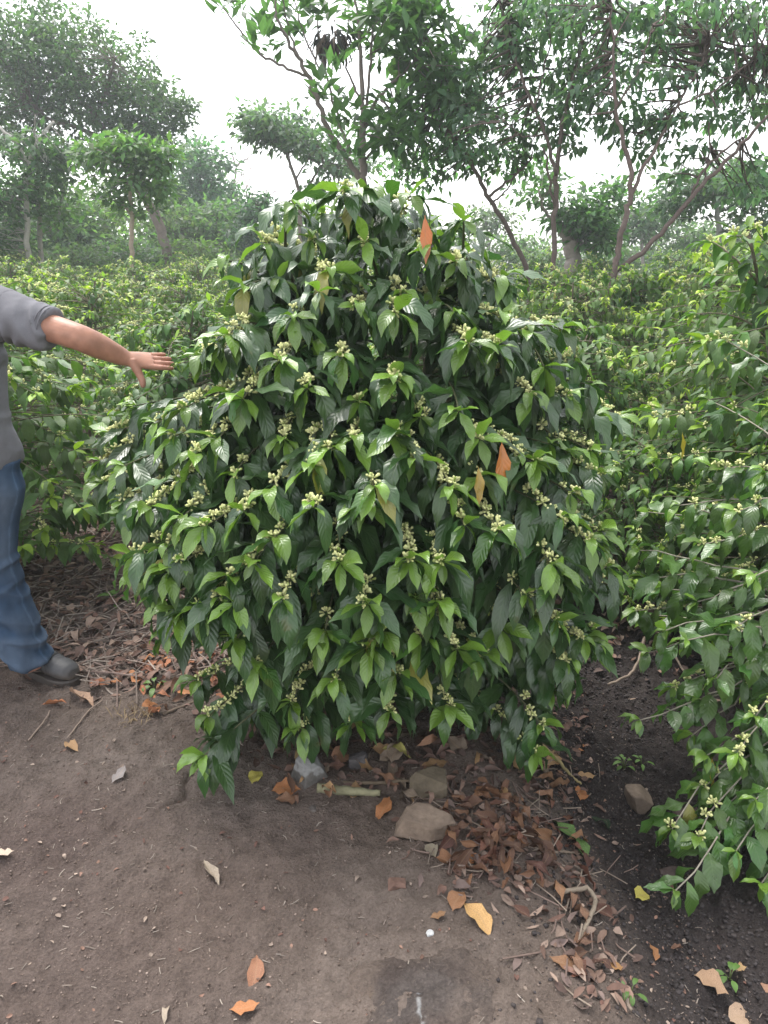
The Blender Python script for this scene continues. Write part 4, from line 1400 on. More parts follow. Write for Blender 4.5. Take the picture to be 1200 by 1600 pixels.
        prof_ = ((-.062, .030, .034), (-.050, .045, .039), (-.02, .052, .041), (.03, .050, .041), (.07, .044, .044), (.11, .036, .047), (.15, .031, .047), (.18, .027, .042), (.198, .020, .03), (.205, .010, .014))
        up.loft([(q(x, .022 + h_), sd, UP, w_, h_) for x, h_, w_ in prof_], 24)
        Vb, Nb, Fb = remesh(up, .005, 3)
        xx = (Vb - a0) @ fd
        cre = .0025 * np.exp(-((xx - .10) / .02) ** 2) * np.sin(xx * 420)
        cap_ = .0018 * sstep(.128, .134, xx)
        Vb = Vb + Nb * (cre + cap_)[:, None]
        dusty = sstep(.075, .02, Vb[:, 2] - zb)[:, None] * .75
        Cb = np.array([.050, .050, .054]) * (1 - dusty) + np.array([.125, .10, .082]) * dusty
        Cb = Cb * (1 + .2 * fbm(Vb[:, 0] * 40, Vb[:, 1] * 40, Vb[:, 2] * 40, oct=3, seed=12)[:, None])
        bo = obj('boot', make_mesh('man_boot', Vb, Fb, Cb), M_BOOT, t)
        sole = MB()
        ol = ((-.068, .020), (-.058, .036), (-.03, .043), (.03, .042), (.08, .046), (.12, .051), (.155, .050), (.185, .041), (.203, .026), (.211, .010))
        pts = [q(x, 0) + sd * w_ for x, w_ in ol] + [q(x, 0) - sd * w_ for x, w_ in ol[::-1]]
        k2 = len(pts)
        Vs = np.array([p + A(0, 0, -.004) for p in pts] + [p + A(0, 0, .020) for p in pts] + [p * 1.0 + A(0, 0, .026) - (p - q(.06, 0)) * .04 for p in pts])
        i = np.arange(k2)
        j = (i + 1) % k2
        sole.add(Vs, [np.stack([i, j, j + k2, i + k2], 1), np.stack([i + k2, j + k2, j + 2 * k2, i + 2 * k2], 1), i[::-1][None], (i + 2 * k2)[None]], (.055, .045, .04))
        obj('sole', sole.mesh('man_sole', False), M_BOOT, bo)
        lace = MB()
        for kx in range(4):
            x = .035 + .022 * kx
            hh = np.interp(x, [p[0] for p in prof_], [p[1] for p in prof_]) * 2 + .024
            lace.tube([q(x, hh - .006) + sd * .022, q(x + .006, hh + .001), q(x + .012, hh - .006) - sd * .022], .0022, 5, (.02, .02, .02))
        obj('laces', lace.mesh('man_laces'), M_BOOT, bo)


build_man()

# ------------------------------------------------------------------ stones
M_ROCK = attr_mat('stone', rough=.9, spec=.2, nscale=55, namt=.45, bump=.8, bdist=.006)


def stone(u, v, wpx, hpx, dpx, col, label, name='stone', seed=0, rot=0.0, cuts=9, sink=.25, top=None, planes=None):
    """an angular stone of that size in photo pixels: a block cut by random planes"""
    r = np.random.default_rng(seed)
    p = on(u, v)
    m = mpp(p[1], p[2])
    sx, sy, sz = wpx * m / 2, dpx * m / 2, hpx * m / 2
    n = 46
    th, ph = np.meshgrid(np.linspace(0.02, math.pi - .02, n), np.linspace(0, 2 * math.pi, 2 * n, endpoint=False), indexing='ij')
    d = np.stack([np.sin(th) * np.cos(ph), np.sin(th) * np.sin(ph), np.cos(th)], -1).reshape(-1, 3)
    pl = nrm(r.normal(0, 1, (cuts, 3)))
    pl = np.concatenate([pl, np.eye(3), -np.eye(3)])
    di = np.concatenate([r.uniform(.62, .95, cuts), np.full(6, .86)])
    if planes is not None:
        pl = nrm(np.array([q[:3] for q in planes]))
        di = np.array([q[3] for q in planes])
    rr = np.min(np.where(d @ pl.T > 1e-3, di[None] / np.maximum(d @ pl.T, 1e-3), 9), axis=1)
    rr = np.minimum(rr, 1.5)
    V = d * rr[:, None]
    V = V + d * (.022 * fbm(d[:, 0] * 4 + seed, d[:, 1] * 4, d[:, 2] * 4, oct=4, seed=seed))[:, None]
    V = V * np.array([sx, sy, sz])
    c, s = math.cos(rot), math.sin(rot)
    V = V @ np.array([[c, s, 0], [-s, c, 0], [0, 0, 1]])
    i = np.arange(n - 1)[:, None] * 2 * n + np.arange(2 * n)[None]
    j = np.arange(n - 1)[:, None] * 2 * n + (np.arange(2 * n)[None] + 1) % (2 * n)
    F = np.stack([i, i + 2 * n, j + 2 * n, j], -1).reshape(-1, 4)
    caps = [np.arange(2 * n)[None], (np.arange(2 * n)[::-1] + (n - 1) * 2 * n)[None]]
    C = np.array(col) * (1 + .25 * fbm(V[:, 0] * 25, V[:, 1] * 25, V[:, 2] * 25, oct=4, seed=seed + 1)[:, None])
    if top is not None:
        k = sstep(.05, .45, d[:, 2] + .5 * fbm(d[:, 0] * 3, d[:, 1] * 3, d[:, 2] * 3, oct=3, seed=seed + 2))[:, None]
        C = C * (1 - k) + np.array(top) * k
    o = obj(name, make_mesh(name, V, [F] + caps, C), M_ROCK, None, (p[0], p[1], p[2] + sz * (1 - 2 * sink)))
    return tag(o, label, 'stone')


stone(665, 1300, 90, 44, 58, (.19, .142, .108), 'flat angular brown stone, largest of those in front of the bush', seed=3, rot=0, sink=.10,
      planes=[(.05, -.35, 1, .62), (-.35, -1, .25, .62), (.45, -1, .1, .78), (-1, .1, .25, .88), (1, .2, .1, .95), (.1, 1, .2, .9), (0, 0, -1, .7), (-.7, .8, .2, .95), (.8, .7, .5, .9)])
stone(668, 1236, 66, 44, 60, (.125, .10, .07), 'greenish brown stone just behind the flat angular one', seed=5, sink=.25)
stone(482, 1216, 52, 52, 50, (.13, .12, .11), 'grey stone with a white chalky top beside the orange leaf', seed=8, sink=.2, top=(.23, .225, .22), planes=[(.1, -.5, 1, .7), (-.8, -.7, .2, .7), (.7, -.9, .1, .75), (-1, .5, .3, .8), (1, .3, .5, .8), (0, 1, .2, .9), (0, 0, -1, .8), (.5, .1, 1, .72)])
stone(995, 1256, 46, 40, 50, (.17, .13, .10), 'tan rounded stone lying in the dark furrow', seed=11, sink=.2)
stone(1085, 1282, 70, 24, 50, (.10, .075, .066), 'low brown stone under the tip of the straggly bush', seed=12, sink=.3)
stone(620, 1385, 32, 18, 24, (.19, .115, .09), 'small reddish flat stone on the bare soil', seed=14, sink=.2)
stone(488, 1268, 26, 14, 22, (.13, .11, .10), 'small grey stone below the chalky-topped stone', seed=15)
stone(560, 1192, 34, 22, 30, (.10, .09, .09), 'dark grey stone half hidden under the low branches', seed=16)
stone(672, 1461, 9, 8, 9, (.42, .42, .42), 'tiny round white pebble on the dark patch of soil', name='pebble', seed=17, planes=[(0, 0, 1, 1.0), (0, 0, -1, 1.0), (.2, -1, 0, 1.1)])
stone(1046, 1372, 36, 18, 30, (.09, .065, .06), 'small dark red stone in the furrow below the hanging leaves', seed=19)
# the dark boulder that barely breaks the soil at the bottom
def boulder():
    p = on(665, 1560)
    a = np.linspace(0, 2 * math.pi, 120, endpoint=False)
    rs = np.linspace(0, 1, 70)
    V, K = [], []
    for q in rs:
        R_ = q * (.155 + .03 * np.sin(a * 2 + 1) + .02 * np.sin(a * 3) + .014 * vnoise(np.cos(a) * 3, np.sin(a) * 3, seed=12))
        x, y = R_ * np.cos(a) * 1.1, R_ * np.sin(a) * 1.25
        f_ = fbm((x + 3) * 16, y * 16, oct=5, seed=2)
        z = .016 * (1 - q ** 1.6) + .007 * f_ + .003 * vnoise(x * 110, y * 110, seed=3) - .020 * q ** 4
        V.append(np.stack([x, y, z + hgt(p[0] + x, p[1] + y, False) - p[2] - .002], 1))
        K.append(np.full(len(a), q))
    V, K = np.concatenate(V), np.concatenate(K)
    n = 120
    i = np.arange(69)[:, None] * n + np.arange(n)[None]
    j = np.arange(69)[:, None] * n + (np.arange(n)[None] + 1) % n
    F = np.stack([i, i + n, j + n, j], -1).reshape(-1, 4)
    f = fbm(V[:, 0] * 14, V[:, 1] * 14, oct=5, seed=9)
    k = np.clip(.5 + .9 * f, 0, 1)[:, None]
    C = np.array([.085, .066, .059]) * (1 - k) + np.array([.135, .106, .094]) * k
    g = np.clip(fbm(V[:, 0] * 9 + 4, V[:, 1] * 9, oct=5, seed=19) * 1.4 + .35 * sstep(0, .12, V[:, 1]) - .1, 0, .8)[:, None]
    C = C * (1 - g * .7) + np.array([.14, .12, .11]) * g * .7
    wx = V[:, 0] + .018 + .12 * V[:, 1] + .006 * vnoise(V[:, 1] * 80, 2.0, seed=5)
    rim = sstep(.15, .85, K + .30 * f)[:, None]
    C = C * (1 - rim) + np.array([.162, .126, .106]) * rim
    w = .75 * np.exp(-(wx / .0045) ** 2) * (np.abs(V[:, 1] + .03) < .035) * sstep(-.35, .15, vnoise(V[:, 0] * 130, V[:, 1] * 130, seed=3))
    C = C * (1 - w[:, None]) + .48 * w[:, None]
    oc = (np.exp(-(np.hypot(V[:, 0] + .095, V[:, 1] - .0) / .022) ** 2) + np.exp(-(np.hypot(V[:, 0] + .01, V[:, 1] - .13) / .02) ** 2)) * sstep(-.2, .4, f)
    oc = oc[:, None] * .7
    C = C * (1 - oc) + np.array([.20, .12, .045]) * oc
    o = obj('boulder', make_mesh('boulder', V, [F], C), M_SOIL, None, p)
    tag(o, 'dark buried boulder with white and ochre lichen flecks, barely breaking the soil in front', 'boulder')


boulder()

# ------------------------------------------------------------------ fallen leaves
def dry_proto(seed, curl, W=.22, L=1.0, wave=1.0):
    r = np.random.default_rng(seed)
    lv = Leaves()
    lv.add(A(0, -.5, .04)[None], A(0, 1, .18 + .1 * curl)[None], L, W, .28 * curl, r.normal(0, .15), (.3, .2, .1), wave, .35 * curl)
    me = lv.mesh('fallen_leaf', 'full', seed)
    V = np.empty(len(me.vertices) * 3, np.float32)
    me.vertices.foreach_get('co', V)
    V = V.reshape(-1, 3)
    V[:, 2] += .09 * curl * vnoise(V[:, 0] * 5, V[:, 1] * 3.5, seed=seed)
    V[:, 2] -= np.percentile(V[:, 2], 12)
    V[:, 0] += .10 * np.sin(V[:, 1] * 3 + seed)
    me.vertices.foreach_set('co', V.ravel())
    me.update()
    me.materials.append(M_DRY)
    return me


DRY = [dry_proto(1, .5, .24), dry_proto(2, 1.0, .2), dry_proto(3, 1.5, .17, wave=1.6), dry_proto(4, 1.9, .13, wave=2), dry_proto(5, .8, .34)]


def slope_n(x, y):
    e = .03
    return nrm(A(-(hz(x + e, y) - hz(x - e, y)) / (2 * e), -(hz(x, y + e) - hz(x, y - e)) / (2 * e), 1))


from mathutils import Matrix, Vector


def fallen(p, size, ang, k, col, label, group=None, lift=.004, tilt=(0, 0), name='fallen_leaf', cat='leaf'):
    o = bpy.data.objects.new(name, DRY[k])
    COL.objects.link(o)
    nrm_ = slope_n(p[0], p[1])
    q = Vector(UP).rotation_difference(Vector(nrm_))
    o.rotation_mode = 'QUATERNION'
    from mathutils import Euler
    o.rotation_quaternion = q @ Euler((tilt[0], tilt[1], ang)).to_quaternion()
    o.location = (p[0], p[1], float(hgt(p[0], p[1])) + lift)
    o.scale = (size, size, size)
    o.color = (*col, 1)
    return tag(o, label, cat, group)


TAN, ORG, BRN, PAL, RED, YEL, GRN = (.33, .20, .10), (.34, .145, .06), (.16, .085, .055), (.33, .27, .21), (.20, .088, .058), (.42, .36, .08), (.10, .17, .05)
ONE = [(447, 1237, 44, 1.4, 4, ORG, 'orange-tan fallen leaf in front of the chalky-topped stone'), (597, 1263, 46, .5, 1, ORG, 'bright orange curled leaf left of the flat angular stone'),
       (402, 1215, 26, .3, 4, YEL, 'yellow leaf tucked beside the chalky-topped stone'), (742, 1440, 62, -.42, 1, (.48, .29, .12), 'long pale tan leaf lying on the soil right of the white pebble'),
       (717, 1413, 34, .5, 4, (.24, .12, .06), 'brown leaf touching the long pale tan leaf'), (684, 1433, 26, 1.2, 0, (.22, .12, .06), 'small brown leaf flat on the soil left of the long tan leaf'),
       (395, 1520, 52, .1, 1, (.25, .12, .07), 'narrow brown leaf pointing up the picture on the bare soil'), (383, 1578, 46, 1.4, 0, ORG, 'orange leaf at the bottom edge, left of the boulder'),
       (186, 1218, 28, .2, 0, (.24, .21, .20), 'grey dry leaf alone on the left slope'), (115, 1165, 34, 2.5, 1, TAN, 'tan dry leaf on the slope below the boot'), (331, 1368, 44, 2.7, 2, PAL, 'pale crumpled leaf in the middle of the bare soil'),
       (6, 1338, 36, 1.5, 0, (.45, .36, .28), 'pale leaf cut by the left edge of the picture'), (733, 1346, 40, 1.2, 1, ORG, 'orange leaf at the front of the leaf heap'), (672, 1329, 26, 2.6, 4, (.26, .22, .16), 'small grey-tan leaf just below the flat angular stone'),
       (886, 1312, 76, -.6, 1, GRN, 'green fresh leaf lying on the side of the furrow'), (1003, 1411, 34, 1.0, 4, YEL, 'yellow-green leaf lying in the dark furrow'), (910, 1241, 26, .4, 4, ORG, 'rounded orange leaf beside the furrow stalk'),
       (914, 1208, 30, 1.4, 0, TAN, 'tan leaf just above the rounded orange leaf'), (911, 1168, 22, 1.7, 4, ORG, 'small orange leaf on the dark soil near the bush'), (1110, 1546, 52, 1.9, 4, (.33, .21, .13), 'wide tan leaf in the lower right corner of the furrow'),
       (1160, 1592, 50, 1.3, 4, (.36, .25, .17), 'tan leaf at the very bottom right'), (1157, 1507, 34, .8, 1, (.40, .26, .13), 'small tan leaf right of the wide tan leaf'), (1195, 1540, 34, 1.6, 1, (.30, .17, .11), 'brown leaf cut by the right edge at the bottom'),
       (1055, 1492, 34, 1.3, 2, BRN, 'brown curled leaf in the furrow above the wide tan leaf'), (955, 1512, 36, 1.4, 0, (.28, .15, .06), 'ochre-brown leaf lying on the edge of the furrow'), (1018, 1490, 30, .2, 1, (.26, .12, .05), 'rusty leaf standing up beside the furrow edge'),
       (905, 1505, 40, 1.7, 2, RED, 'red-brown leaf above the bottom right slope'), (905, 1530, 36, 1.4, 2, RED, 'red-brown curled leaf just below another red-brown leaf'), (262, 1588, 30, 0.1, 3, PAL, 'pale dry sliver at the bottom edge'),
       (85, 1100, 34, 1.4, 2, (.42, .17, .08), 'orange-brown leaf just below the boot'), (940, 1290, 42, 2.3, 3, (.018, .035, .016), 'dark green curled leaf at the top of the furrow'), (620, 1186, 50, 2.1, 3, (.30, .27, .08), 'yellow shrivelled leaf below the front branches'),
       (760, 485 + 800, 34, .9, 1, ORG, 'orange-brown leaf at the back of the leaf heap'), (470, 1188, 34, .4, 3, (.32, .22, .10), 'dry yellowish leaf between the low branch and the grey stone'), (128, 1090, 50, 2.4, 2, (.34, .22, .15), 'long pale tan leaf on the mulch right of the boot'),
       (860, 1182, 44, .7, 1, TAN, 'long tan leaf under the right-hand low branch')]
for i, (u, v, px, a, k, c, lab) in enumerate(ONE):
    p = on(u, v)
    s_ = px * mpp(p[1], p[2]) * (1.25 if abs(math.cos(a)) > .7 else 1.05)
    fallen(p, s_, -a + math.pi / 2 * 0, k, c, lab, None, .004, (0, 0))
r_ = np.random.default_rng(41)
n_ = 0
while n_ < 90:
    u, v = r_.normal(765, 52), r_.normal(1315, 45)
    if v < 1240 - (u - 760) * .1 or v > 1398 or u < 690 + max(0, v - 1340) * .3:
        continue
    n_ += 1
    p = on(u, v)
    c = np.array([BRN, RED, BRN, (.24, .12, .07), (.13, .06, .045), (.30, .15, .08)][int(r_.integers(0, 6))]) * r_.uniform(.8, 1.25)
    fallen(p, r_.uniform(.045, .09), r_.uniform(0, 6.28), int(r_.choice([2, 2, 3, 3, 3, 1])), tuple(c * .62), 'curled red-brown dry leaf in the heap right of the flat angular stone', 'dry leaves heaped beside the flat stone',
           r_.uniform(.003, .03), (r_.normal(0, .5), r_.normal(0, .5)))
n_ = 0
while n_ < 32:
    v = r_.uniform(1190, 1560)
    u = 850 + (v - 1190) * .20 + r_.normal(0, 34)
    n_ += 1
    p = on(u, v)
    c = np.array([BRN, RED, (.24, .13, .08), (.14, .07, .05), (.32, .17, .09)][int(r_.integers(0, 5))]) * r_.uniform(.8, 1.25)
    fallen(p, r_.uniform(.04, .095), r_.uniform(0, 6.28), int(r_.choice([1, 2, 2, 3, 3, 3])), tuple(c * .65), 'curled brown dry leaf strewn down the edge of the furrow', 'dry leaves strewn along the furrow edge',
           r_.uniform(.002, .016), (r_.normal(0, .3), r_.normal(0, .3)))
n_ = 0
while n_ < 60:
    u, v = r_.uniform(440, 860), r_.uniform(1130, 1255)
    n_ += 1
    p = on(u, v)
    c = np.array([BRN, (.28, .15, .09), (.15, .08, .06), TAN, (.2, .15, .11)][int(r_.integers(0, 5))]) * r_.uniform(.7, 1.2)
    fallen(p, r_.uniform(.04, .10), r_.uniform(0, 6.28), int(r_.integers(0, 5)), tuple(c), 'dry leaf on the ground in the shade under the tall bush', 'dry leaves under the tall bush', r_.uniform(.002, .015), (r_.normal(0, .3), r_.normal(0, .3)))
n_ = 0
while n_ < 60:
    u, v = r_.normal(285, 50), r_.normal(1062, 26)
    p = on(u, v)
    n_ += 1
    c = np.array([RED, ORG, (.3, .12, .06), BRN][int(r_.integers(0, 4))]) * r_.uniform(.7, 1.2)
    fallen(p, r_.uniform(.05, .10), r_.uniform(0, 6.28), int(r_.integers(0, 4)), tuple(c), 'russet dry leaf on the ground left of the low branches', 'russet leaves at the left foot of the tall bush', r_.uniform(.003, .02), (r_.normal(0, .3), r_.normal(0, .3)))

# ------------------------------------------------------------------ sticks
def stick(pts, rad, col, label, name='stick', cat='stick'):
    P = []
    for q in pts:
        p = on(q[0], q[1], (q[2] if len(q) > 2 else 0) + rad * .8)
        P.append(p)
    P = np.array(P)
    k = 5 * len(P)
    tt = np.linspace(0, len(P) - 1, k)
    Q = np.stack([np.interp(tt, np.arange(len(P)), P[:, i]) for i in range(3)], 1)
    Q[1:-1] = .25 * Q[:-2] + .5 * Q[1:-1] + .25 * Q[2:]
    o_ = Q.mean(0)
    mb = MB()
    r = np.random.default_rng(int(abs(pts[0][0]) * 7 + pts[0][1]))
    Q = Q + r.normal(0, min(rad * .25, .0012), Q.shape)
    mb.tube(Q - o_, rad * np.interp(np.linspace(0, 1, k), [0, .5, 1], [1, .95, .6]) * r.uniform(.95, 1.05, k), 9, col)
    return tag(obj(name, mb.mesh(name), M_BARK, None, o_), label, cat)


stick([(497, 1236), (530, 1240), (562, 1242), (594, 1244)], .0145, (.22, .205, .125), 'thick pale green piece of split branch lying before the bush')
stick([(880, 1400, .01), (918, 1398, .02), (930, 1420, .02), (915, 1455, .01), (899, 1482)], .006, (.26, .21, .16), 'curved pale root bent over the furrow edge', name='root', cat='root')
stick([(950, 1072), (985, 1062, .02), (998, 1045, .05), (1003, 1022, .08), (1025, 1018, .10), (1048, 1040, .06), (1075, 1070, .02), (1110, 1088)], .006, (.24, .19, .15), 'bare bent root arching out of the dark soil', name='root', cat='root')
stick([(826, 1150), (850, 1172, .01), (875, 1198, .01), (893, 1215), (908, 1226)], .006, (.30, .24, .12), 'yellowish stalk lying down the slope right of the bush', name='stalk', cat='stalk')
stick([(520, 1226), (580, 1226), (640, 1222), (690, 1218)], .006, (.15, .115, .08), 'thin brown branch lying behind the stones')
stick([(722, 1262), (728, 1280), (740, 1310)], .005, (.28, .24, .19), 'short pale twig standing in the leaf heap')
stick([(560, 1125), (585, 1135), (615, 1158), (612, 1170)], .0035, (.2, .16, .13), 'thin curved twig under the front branches')
stick([(45, 1158), (75, 1120), (78, 1110)], .003, (.26, .2, .16), 'thin twig on the slope below the boot')
stick([(105, 1155), (140, 1110), (160, 1095)], .003, (.26, .2, .16), 'second thin twig on the slope, right of the tan leaf')
stick([(255, 1118), (300, 1100), (350, 1085)], .006, (.17, .13, .10), 'brown branch lying left of the low branches')
stick([(838, 1336), (880, 1332), (905, 1336)], .004, (.22, .17, .13), 'thin straight twig across the furrow edge')
stick([(968, 1545), (985, 1580), (990, 1590)], .005, (.24, .19, .15), 'pale splinter low on the right slope')

# ------------------------------------------------------------------ litter and crumbs
def on_v(x, y):
    return hgt(x, y)


def scatter_bits(name, label, n, sampler, lens, wid, cols, seed, twig=False, lift=(.001, .012), tilt=.25):
    r = np.random.default_rng(seed)
    xy = sampler(r, n)
    n = len(xy)
    z = on_v(xy[:, 0], xy[:, 1]) + r.uniform(lift[0], lift[1], n)
    az = r.uniform(0, 6.28, n)
    L = r.uniform(lens[0], lens[1], n) * r.uniform(.6, 1, n)
    D = np.stack([np.cos(az), np.sin(az), r.normal(0, tilt, n)], 1)
    D = nrm(D)
    S = nrm(np.cross(D, UP) + UP * r.normal(0, .35, (n, 1)))
    Nn = np.cross(S, D)
    W = r.uniform(wid[0], wid[1], n)
    P = np.stack([xy[:, 0], xy[:, 1], z], 1)
    cols = np.array(cols)
    c = cols[r.integers(0, len(cols), n)] * r.uniform(.65, 1.3, (n, 1))
    if twig:
        tt = np.array([-.5, 0, .5])
        bend = r.normal(0, .07, n)
        ang = np.arange(4) * math.pi / 2
        ctr = P[:, None] + D[:, None] * (tt[None, :, None] * L[:, None, None]) + S[:, None] * ((bend * L)[:, None] * (1 - 4 * tt ** 2)[None])[..., None]
        V = ctr[:, :, None] + W[:, None, None, None] * (S[:, None, None] * np.cos(ang)[None, None, :, None] + Nn[:, None, None] * np.sin(ang)[None, None, :, None])
        F = []
        for i in range(2):
            for j in range(4):
                F.append([i * 4 + j, i * 4 + (j + 1) % 4, i * 4 + 4 + (j + 1) % 4, i * 4 + 4 + j])
        F += [[3, 2, 1, 0], [8, 9, 10, 11]]
        k = 12
    else:
        tt = np.array([-.5, -.15, .2, .5])
        ww = np.array([.25, 1, .85, .1])
        cu = r.normal(0, .18, n)
        ctr = P[:, None] + D[:, None] * (tt[None, :, None] * L[:, None, None]) + Nn[:, None] * ((cu * L)[:, None] * (1 - 4 * tt ** 2)[None])[..., None]
        ed = Nn * (W * r.uniform(.1, .9, n))[:, None]
        V = np.stack([ctr - S[:, None] * (W[:, None] * ww[None])[..., None] + ed[:, None] * ww[None, :, None], ctr, ctr + S[:, None] * (W[:, None] * ww[None])[..., None] + ed[:, None] * ww[None, :, None]], 2)
        F = []
        for i in range(3):
            for j in range(2):
                F.append([i * 3 + j, i * 3 + j + 1, i * 3 + 4 + j, i * 3 + 3 + j])
        k = 12
    F = (np.array(F)[None] + (np.arange(n) * k)[:, None, None]).reshape(-1, 4)
    C = np.repeat(c, k, axis=0)
    o = obj(name, make_mesh(name, V.reshape(-1, 3), [F], C, smooth=not twig), M_LITTER)
    o['kind'] = 'stuff'
    o['label'] = label
    o['category'] = 'litter'
    return o


def path_xy(r, n):
    """the mulched strip between the man's row and the tall bush, running back under the rows"""
    x = r.uniform(-2.3, 0.3, n * 3)
    y = r.uniform(2.25, 5.6, n * 3)
    lo = 2.42 + .16 * vnoise(x * 3, 1.5, seed=14) + .10 * sstep(-1.0, -1.6, x)
    k = (r.uniform(0, 1, n * 3) < sstep(lo - .12, lo + .22, y)) & (x < -.28 + .3 * sstep(3, 4, y))
    return np.stack([x, y], 1)[k][:n]


def right_xy(r, n):
    x = r.uniform(.55, 2.4, n * 3)
    y = r.uniform(2.2, 5.2, n * 3)
    k = r.uniform(0, 1, n * 3) < sstep(2.3, 3.2, y) * (.35 + .65 * sstep(.75, 1.2, x))
    return np.stack([x, y], 1)[k][:n]


def under_xy(r, n):
    a, q = r.uniform(0, 6.28, n), np.sqrt(r.uniform(0, 1, n)) * .8
    xy = np.stack([BX + q * np.cos(a) + .05, BY + q * np.sin(a) * 1.02], 1)
    return xy


def bare_xy(r, n):
    x = r.uniform(-1.7, .9, n)
    y = r.uniform(.9, 2.7, n)
    return np.stack([x, y], 1)


def heap_xy(r, n):
    out = []
    for _ in range(n):
        u, v = r.normal(770, 60), r.normal(1310, 50)
        if r.uniform() < .45:
            v = r.uniform(1180, 1580)
            u = 855 + (v - 1190) * .2 + r.normal(0, 40)
        out.append(on(u, v)[:2])
    return np.array(out)


MUL = [(.16, .10, .078), (.20, .13, .10), (.11, .072, .06), (.27, .195, .155), (.17, .10, .078), (.15, .108, .095)]
scatter_bits('leaf_litter', 'brown leaf mulch covering the path between the man and the bush', 7000, path_xy, (.03, .09), (.006, .018), MUL, 1, lift=(.0, .03))
scatter_bits('twig_litter', 'dry twigs strewn through the mulch behind the boot', 4200, path_xy, (.06, .30), (.0015, .0035), [(.24, .19, .16), (.19, .14, .12), (.30, .25, .215)], 2, True, (.006, .035), .12)
scatter_bits('leaf_litter', 'sparse brown leaf bits beneath the bushes on the right', 1500, right_xy, (.03, .08), (.006, .018), MUL, 3, lift=(0, .02))
scatter_bits('leaf_litter', 'dark leaf crumbs on the soil beneath the tall bush', 1500, under_xy, (.02, .07), (.004, .013), [(.13, .08, .065), (.18, .11, .085), (.09, .06, .05)], 4, lift=(0, .012))
scatter_bits('straw_litter', 'short pale straw bits scattered over the bare soil', 900, bare_xy, (.008, .030), (.0006, .0014), [(.30, .255, .215), (.22, .18, .15)], 5, True, (.001, .004), .15)
scatter_bits('leaf_litter', 'tiny brown leaf flakes scattered over the bare soil', 700, bare_xy, (.006, .022), (.002, .006), [(.2, .12, .09), (.27, .21, .17), (.13, .07, .055)], 6, lift=(0, .004))
scatter_bits('leaf_litter', 'broken brown leaf bits around the heap by the flat stone', 360, heap_xy, (.02, .06), (.004, .012), MUL, 7, lift=(0, .014))
scatter_bits('twig_litter', 'fine twigs lying along the furrow edge', 150, heap_xy, (.04, .16), (.0010, .0024), [(.24, .19, .15), (.17, .12, .10)], 8, True, (.003, .014), .15)


def crumbs(name, label, n, sampler, size, cols, seed):
    r = np.random.default_rng(seed)
    xy = sampler(r, n)
    n = len(xy)
    s = size[0] * (size[1] / size[0]) ** (r.uniform(0, 1, n) ** 2.2)
    P = np.stack([xy[:, 0], xy[:, 1], on_v(xy[:, 0], xy[:, 1]) + s * .25], 1)
    # an eight-cornered lump each
    cor = np.array([[x, y, z] for x in (-1, 1) for y in (-1, 1) for z in (-1, 1)], float)
    V = cor[None] * r.uniform(.35, .8, (n, 8, 3))
    q = nrm(r.normal(0, 1, (n, 3)))
    a = r.uniform(0, 6.28, n)
    c_, s_ = np.cos(a)[:, None], np.sin(a)[:, None]
    V = np.stack([V[..., 0] * c_ - V[..., 1] * s_, V[..., 0] * s_ + V[..., 1] * c_, V[..., 2] * .75 + V[..., 0] * q[:, None, 0] * .3], -1)
    V = P[:, None] + V * s[:, None, None]
    F = np.array([[0, 1, 3, 2], [4, 6, 7, 5], [0, 4, 5, 1], [2, 3, 7, 6], [0, 2, 6, 4], [1, 5, 7, 3]])
    F = (F[None] + (np.arange(n) * 8)[:, None, None]).reshape(-1, 4)
    cols = np.array(cols)
    C = np.repeat(cols[r.integers(0, len(cols), n)] * r.uniform(.7, 1.3, (n, 1)), 8, axis=0)
    o = obj(name, make_mesh(name, V.reshape(-1, 3), [F], C), M_LITTER)
    o['kind'] = 'stuff'
    o['label'] = label
    o['category'] = 'soil'


def furrow_xy(r, n):
    y = r.uniform(.95, 3.2, n)
    x = EDGE_X + r.normal(.28, .25, n)
    return np.stack([x, y], 1)


crumbs('soil_crumbs', 'brown soil crumbs over the bare slope', 20000, bare_xy, (.0012, .0042), [(.16, .12, .098), (.13, .097, .08), (.20, .155, .13)], 11)
crumbs('soil_crumbs', 'dark crumbly soil clods in the furrow', 11000, furrow_xy, (.002, .009), [(.045, .038, .037), (.06, .05, .048), (.05, .043, .043)], 12)

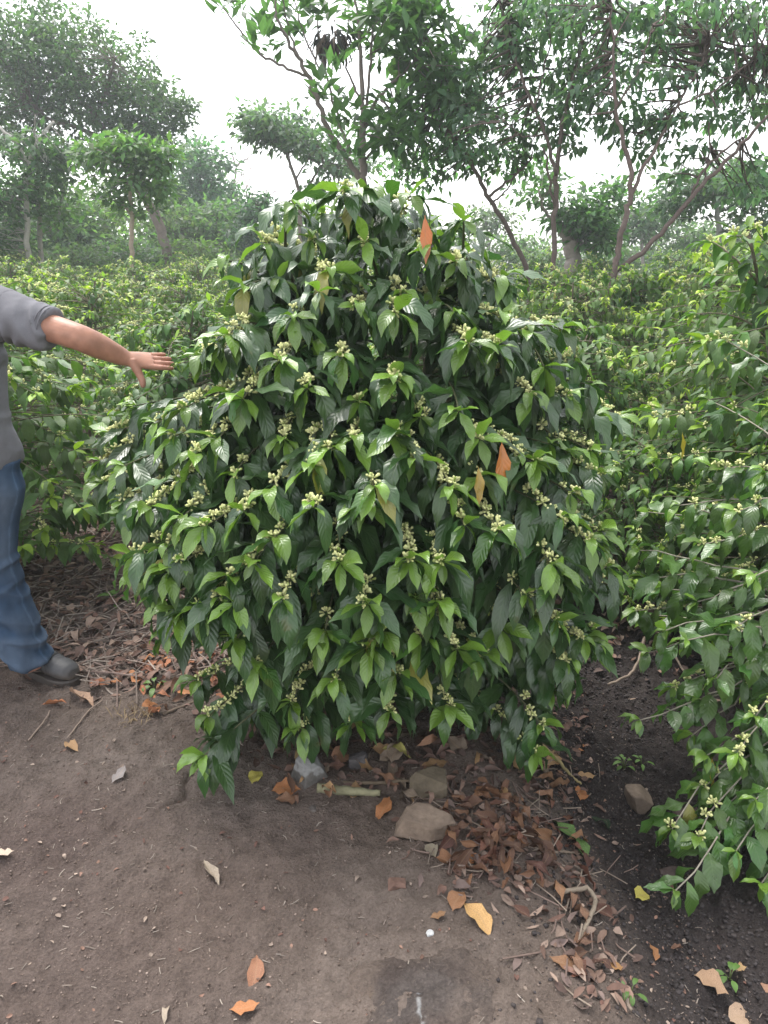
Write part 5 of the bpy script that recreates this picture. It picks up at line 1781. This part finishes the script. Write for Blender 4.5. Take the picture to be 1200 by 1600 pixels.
# small weeds in the furrow and by the mulch
def weed(u, v, n, L, label):
    r = np.random.default_rng(int(u + v))
    p = on(u, v)
    t = thing('weed', label, 'weed', p)
    lv, mb = Leaves(), MB()
    for i in range(n):
        a = i * 6.28 / n + r.normal(0, .4)
        tip = A(math.cos(a) * .012, math.sin(a) * .012, r.uniform(.01, .03))
        mb.tube([A(0, 0, -.004), tip * .6, tip], [.0015, .0012, .001], 4, (.10, .13, .05))
        lv.add(tip[None], A(math.cos(a), math.sin(a), .5)[None], L * r.uniform(.7, 1.2), L * .2, .6, .1, np.array([.10, .19, .04]) * r.uniform(.8, 1.2), .3, .3)
    obj('stem', mb.mesh('weed_stem'), M_BARK, t)
    obj('leaves', lv.mesh('weed_leaves', 'med', 1), M_LEAF2, t)


weed(975, 1200, 7, .035, 'tiny green weed in the dark furrow above the tan stone')
weed(1003, 1195, 5, .03, 'tiny weed sprig beside a slightly bigger weed in the furrow')
weed(182, 940, 6, .085, 'light green seedling on the mulch left of the tall bush')
weed(242, 1078, 6, .05, 'small grassy weed at the edge of the russet leaves')
weed(985, 1555, 5, .03, 'tiny green weed low on the right slope')
weed(1140, 1530, 5, .04, 'green weed among the tan leaves in the lower right corner')
gt = Leaves()
r_ = np.random.default_rng(3)
p_ = on(212, 1122)
a_ = r_.uniform(0, 6.28, 70)
gt.add(np.stack([.03 * r_.normal(0, 1, 70), .03 * r_.normal(0, 1, 70), np.zeros(70)], 1), np.stack([np.cos(a_) * .5, np.sin(a_) * .5, np.ones(70)], 1), r_.uniform(.03, .07, 70), .0014, r_.uniform(.2, .9, 70), .2,
       np.array([.26, .19, .11]) * r_.uniform(.7, 1.3, (70, 1)), .1, .3)
tag(obj('grass_tuft', gt.mesh('grass_tuft', 'med', 1), M_LITTER, None, p_), 'small tuft of withered grass on the slope right of the boot', 'grass')

# ------------------------------------------------------------------ the air
hb = MB()
x0, x1, y0, y1, z0, z1 = -90, 90, -12, 92, -2.2, 15
hb.add(np.array([[x, y, z] for x in (x0, x1) for y in (y0, y1) for z in (z0, z1)]), [np.array([[0, 1, 3, 2], [4, 6, 7, 5], [0, 4, 5, 1], [2, 3, 7, 6], [0, 2, 6, 4], [1, 5, 7, 3]])])
hm = bpy.data.materials.new('haze')
hm.use_nodes = True
hm.node_tree.nodes.clear()
out_ = hm.node_tree.nodes.new('ShaderNodeOutputMaterial')
pv = hm.node_tree.nodes.new('ShaderNodeVolumePrincipled')
pv.inputs['Color'].default_value = (.90, .95, 1.0, 1)
pv.inputs['Density'].default_value = .0030
pv.inputs['Anisotropy'].default_value = .2
hm.node_tree.links.new(pv.outputs[0], out_.inputs['Volume'])
ho = obj('haze', hb.mesh('haze', False), hm)
ho['kind'] = 'stuff'
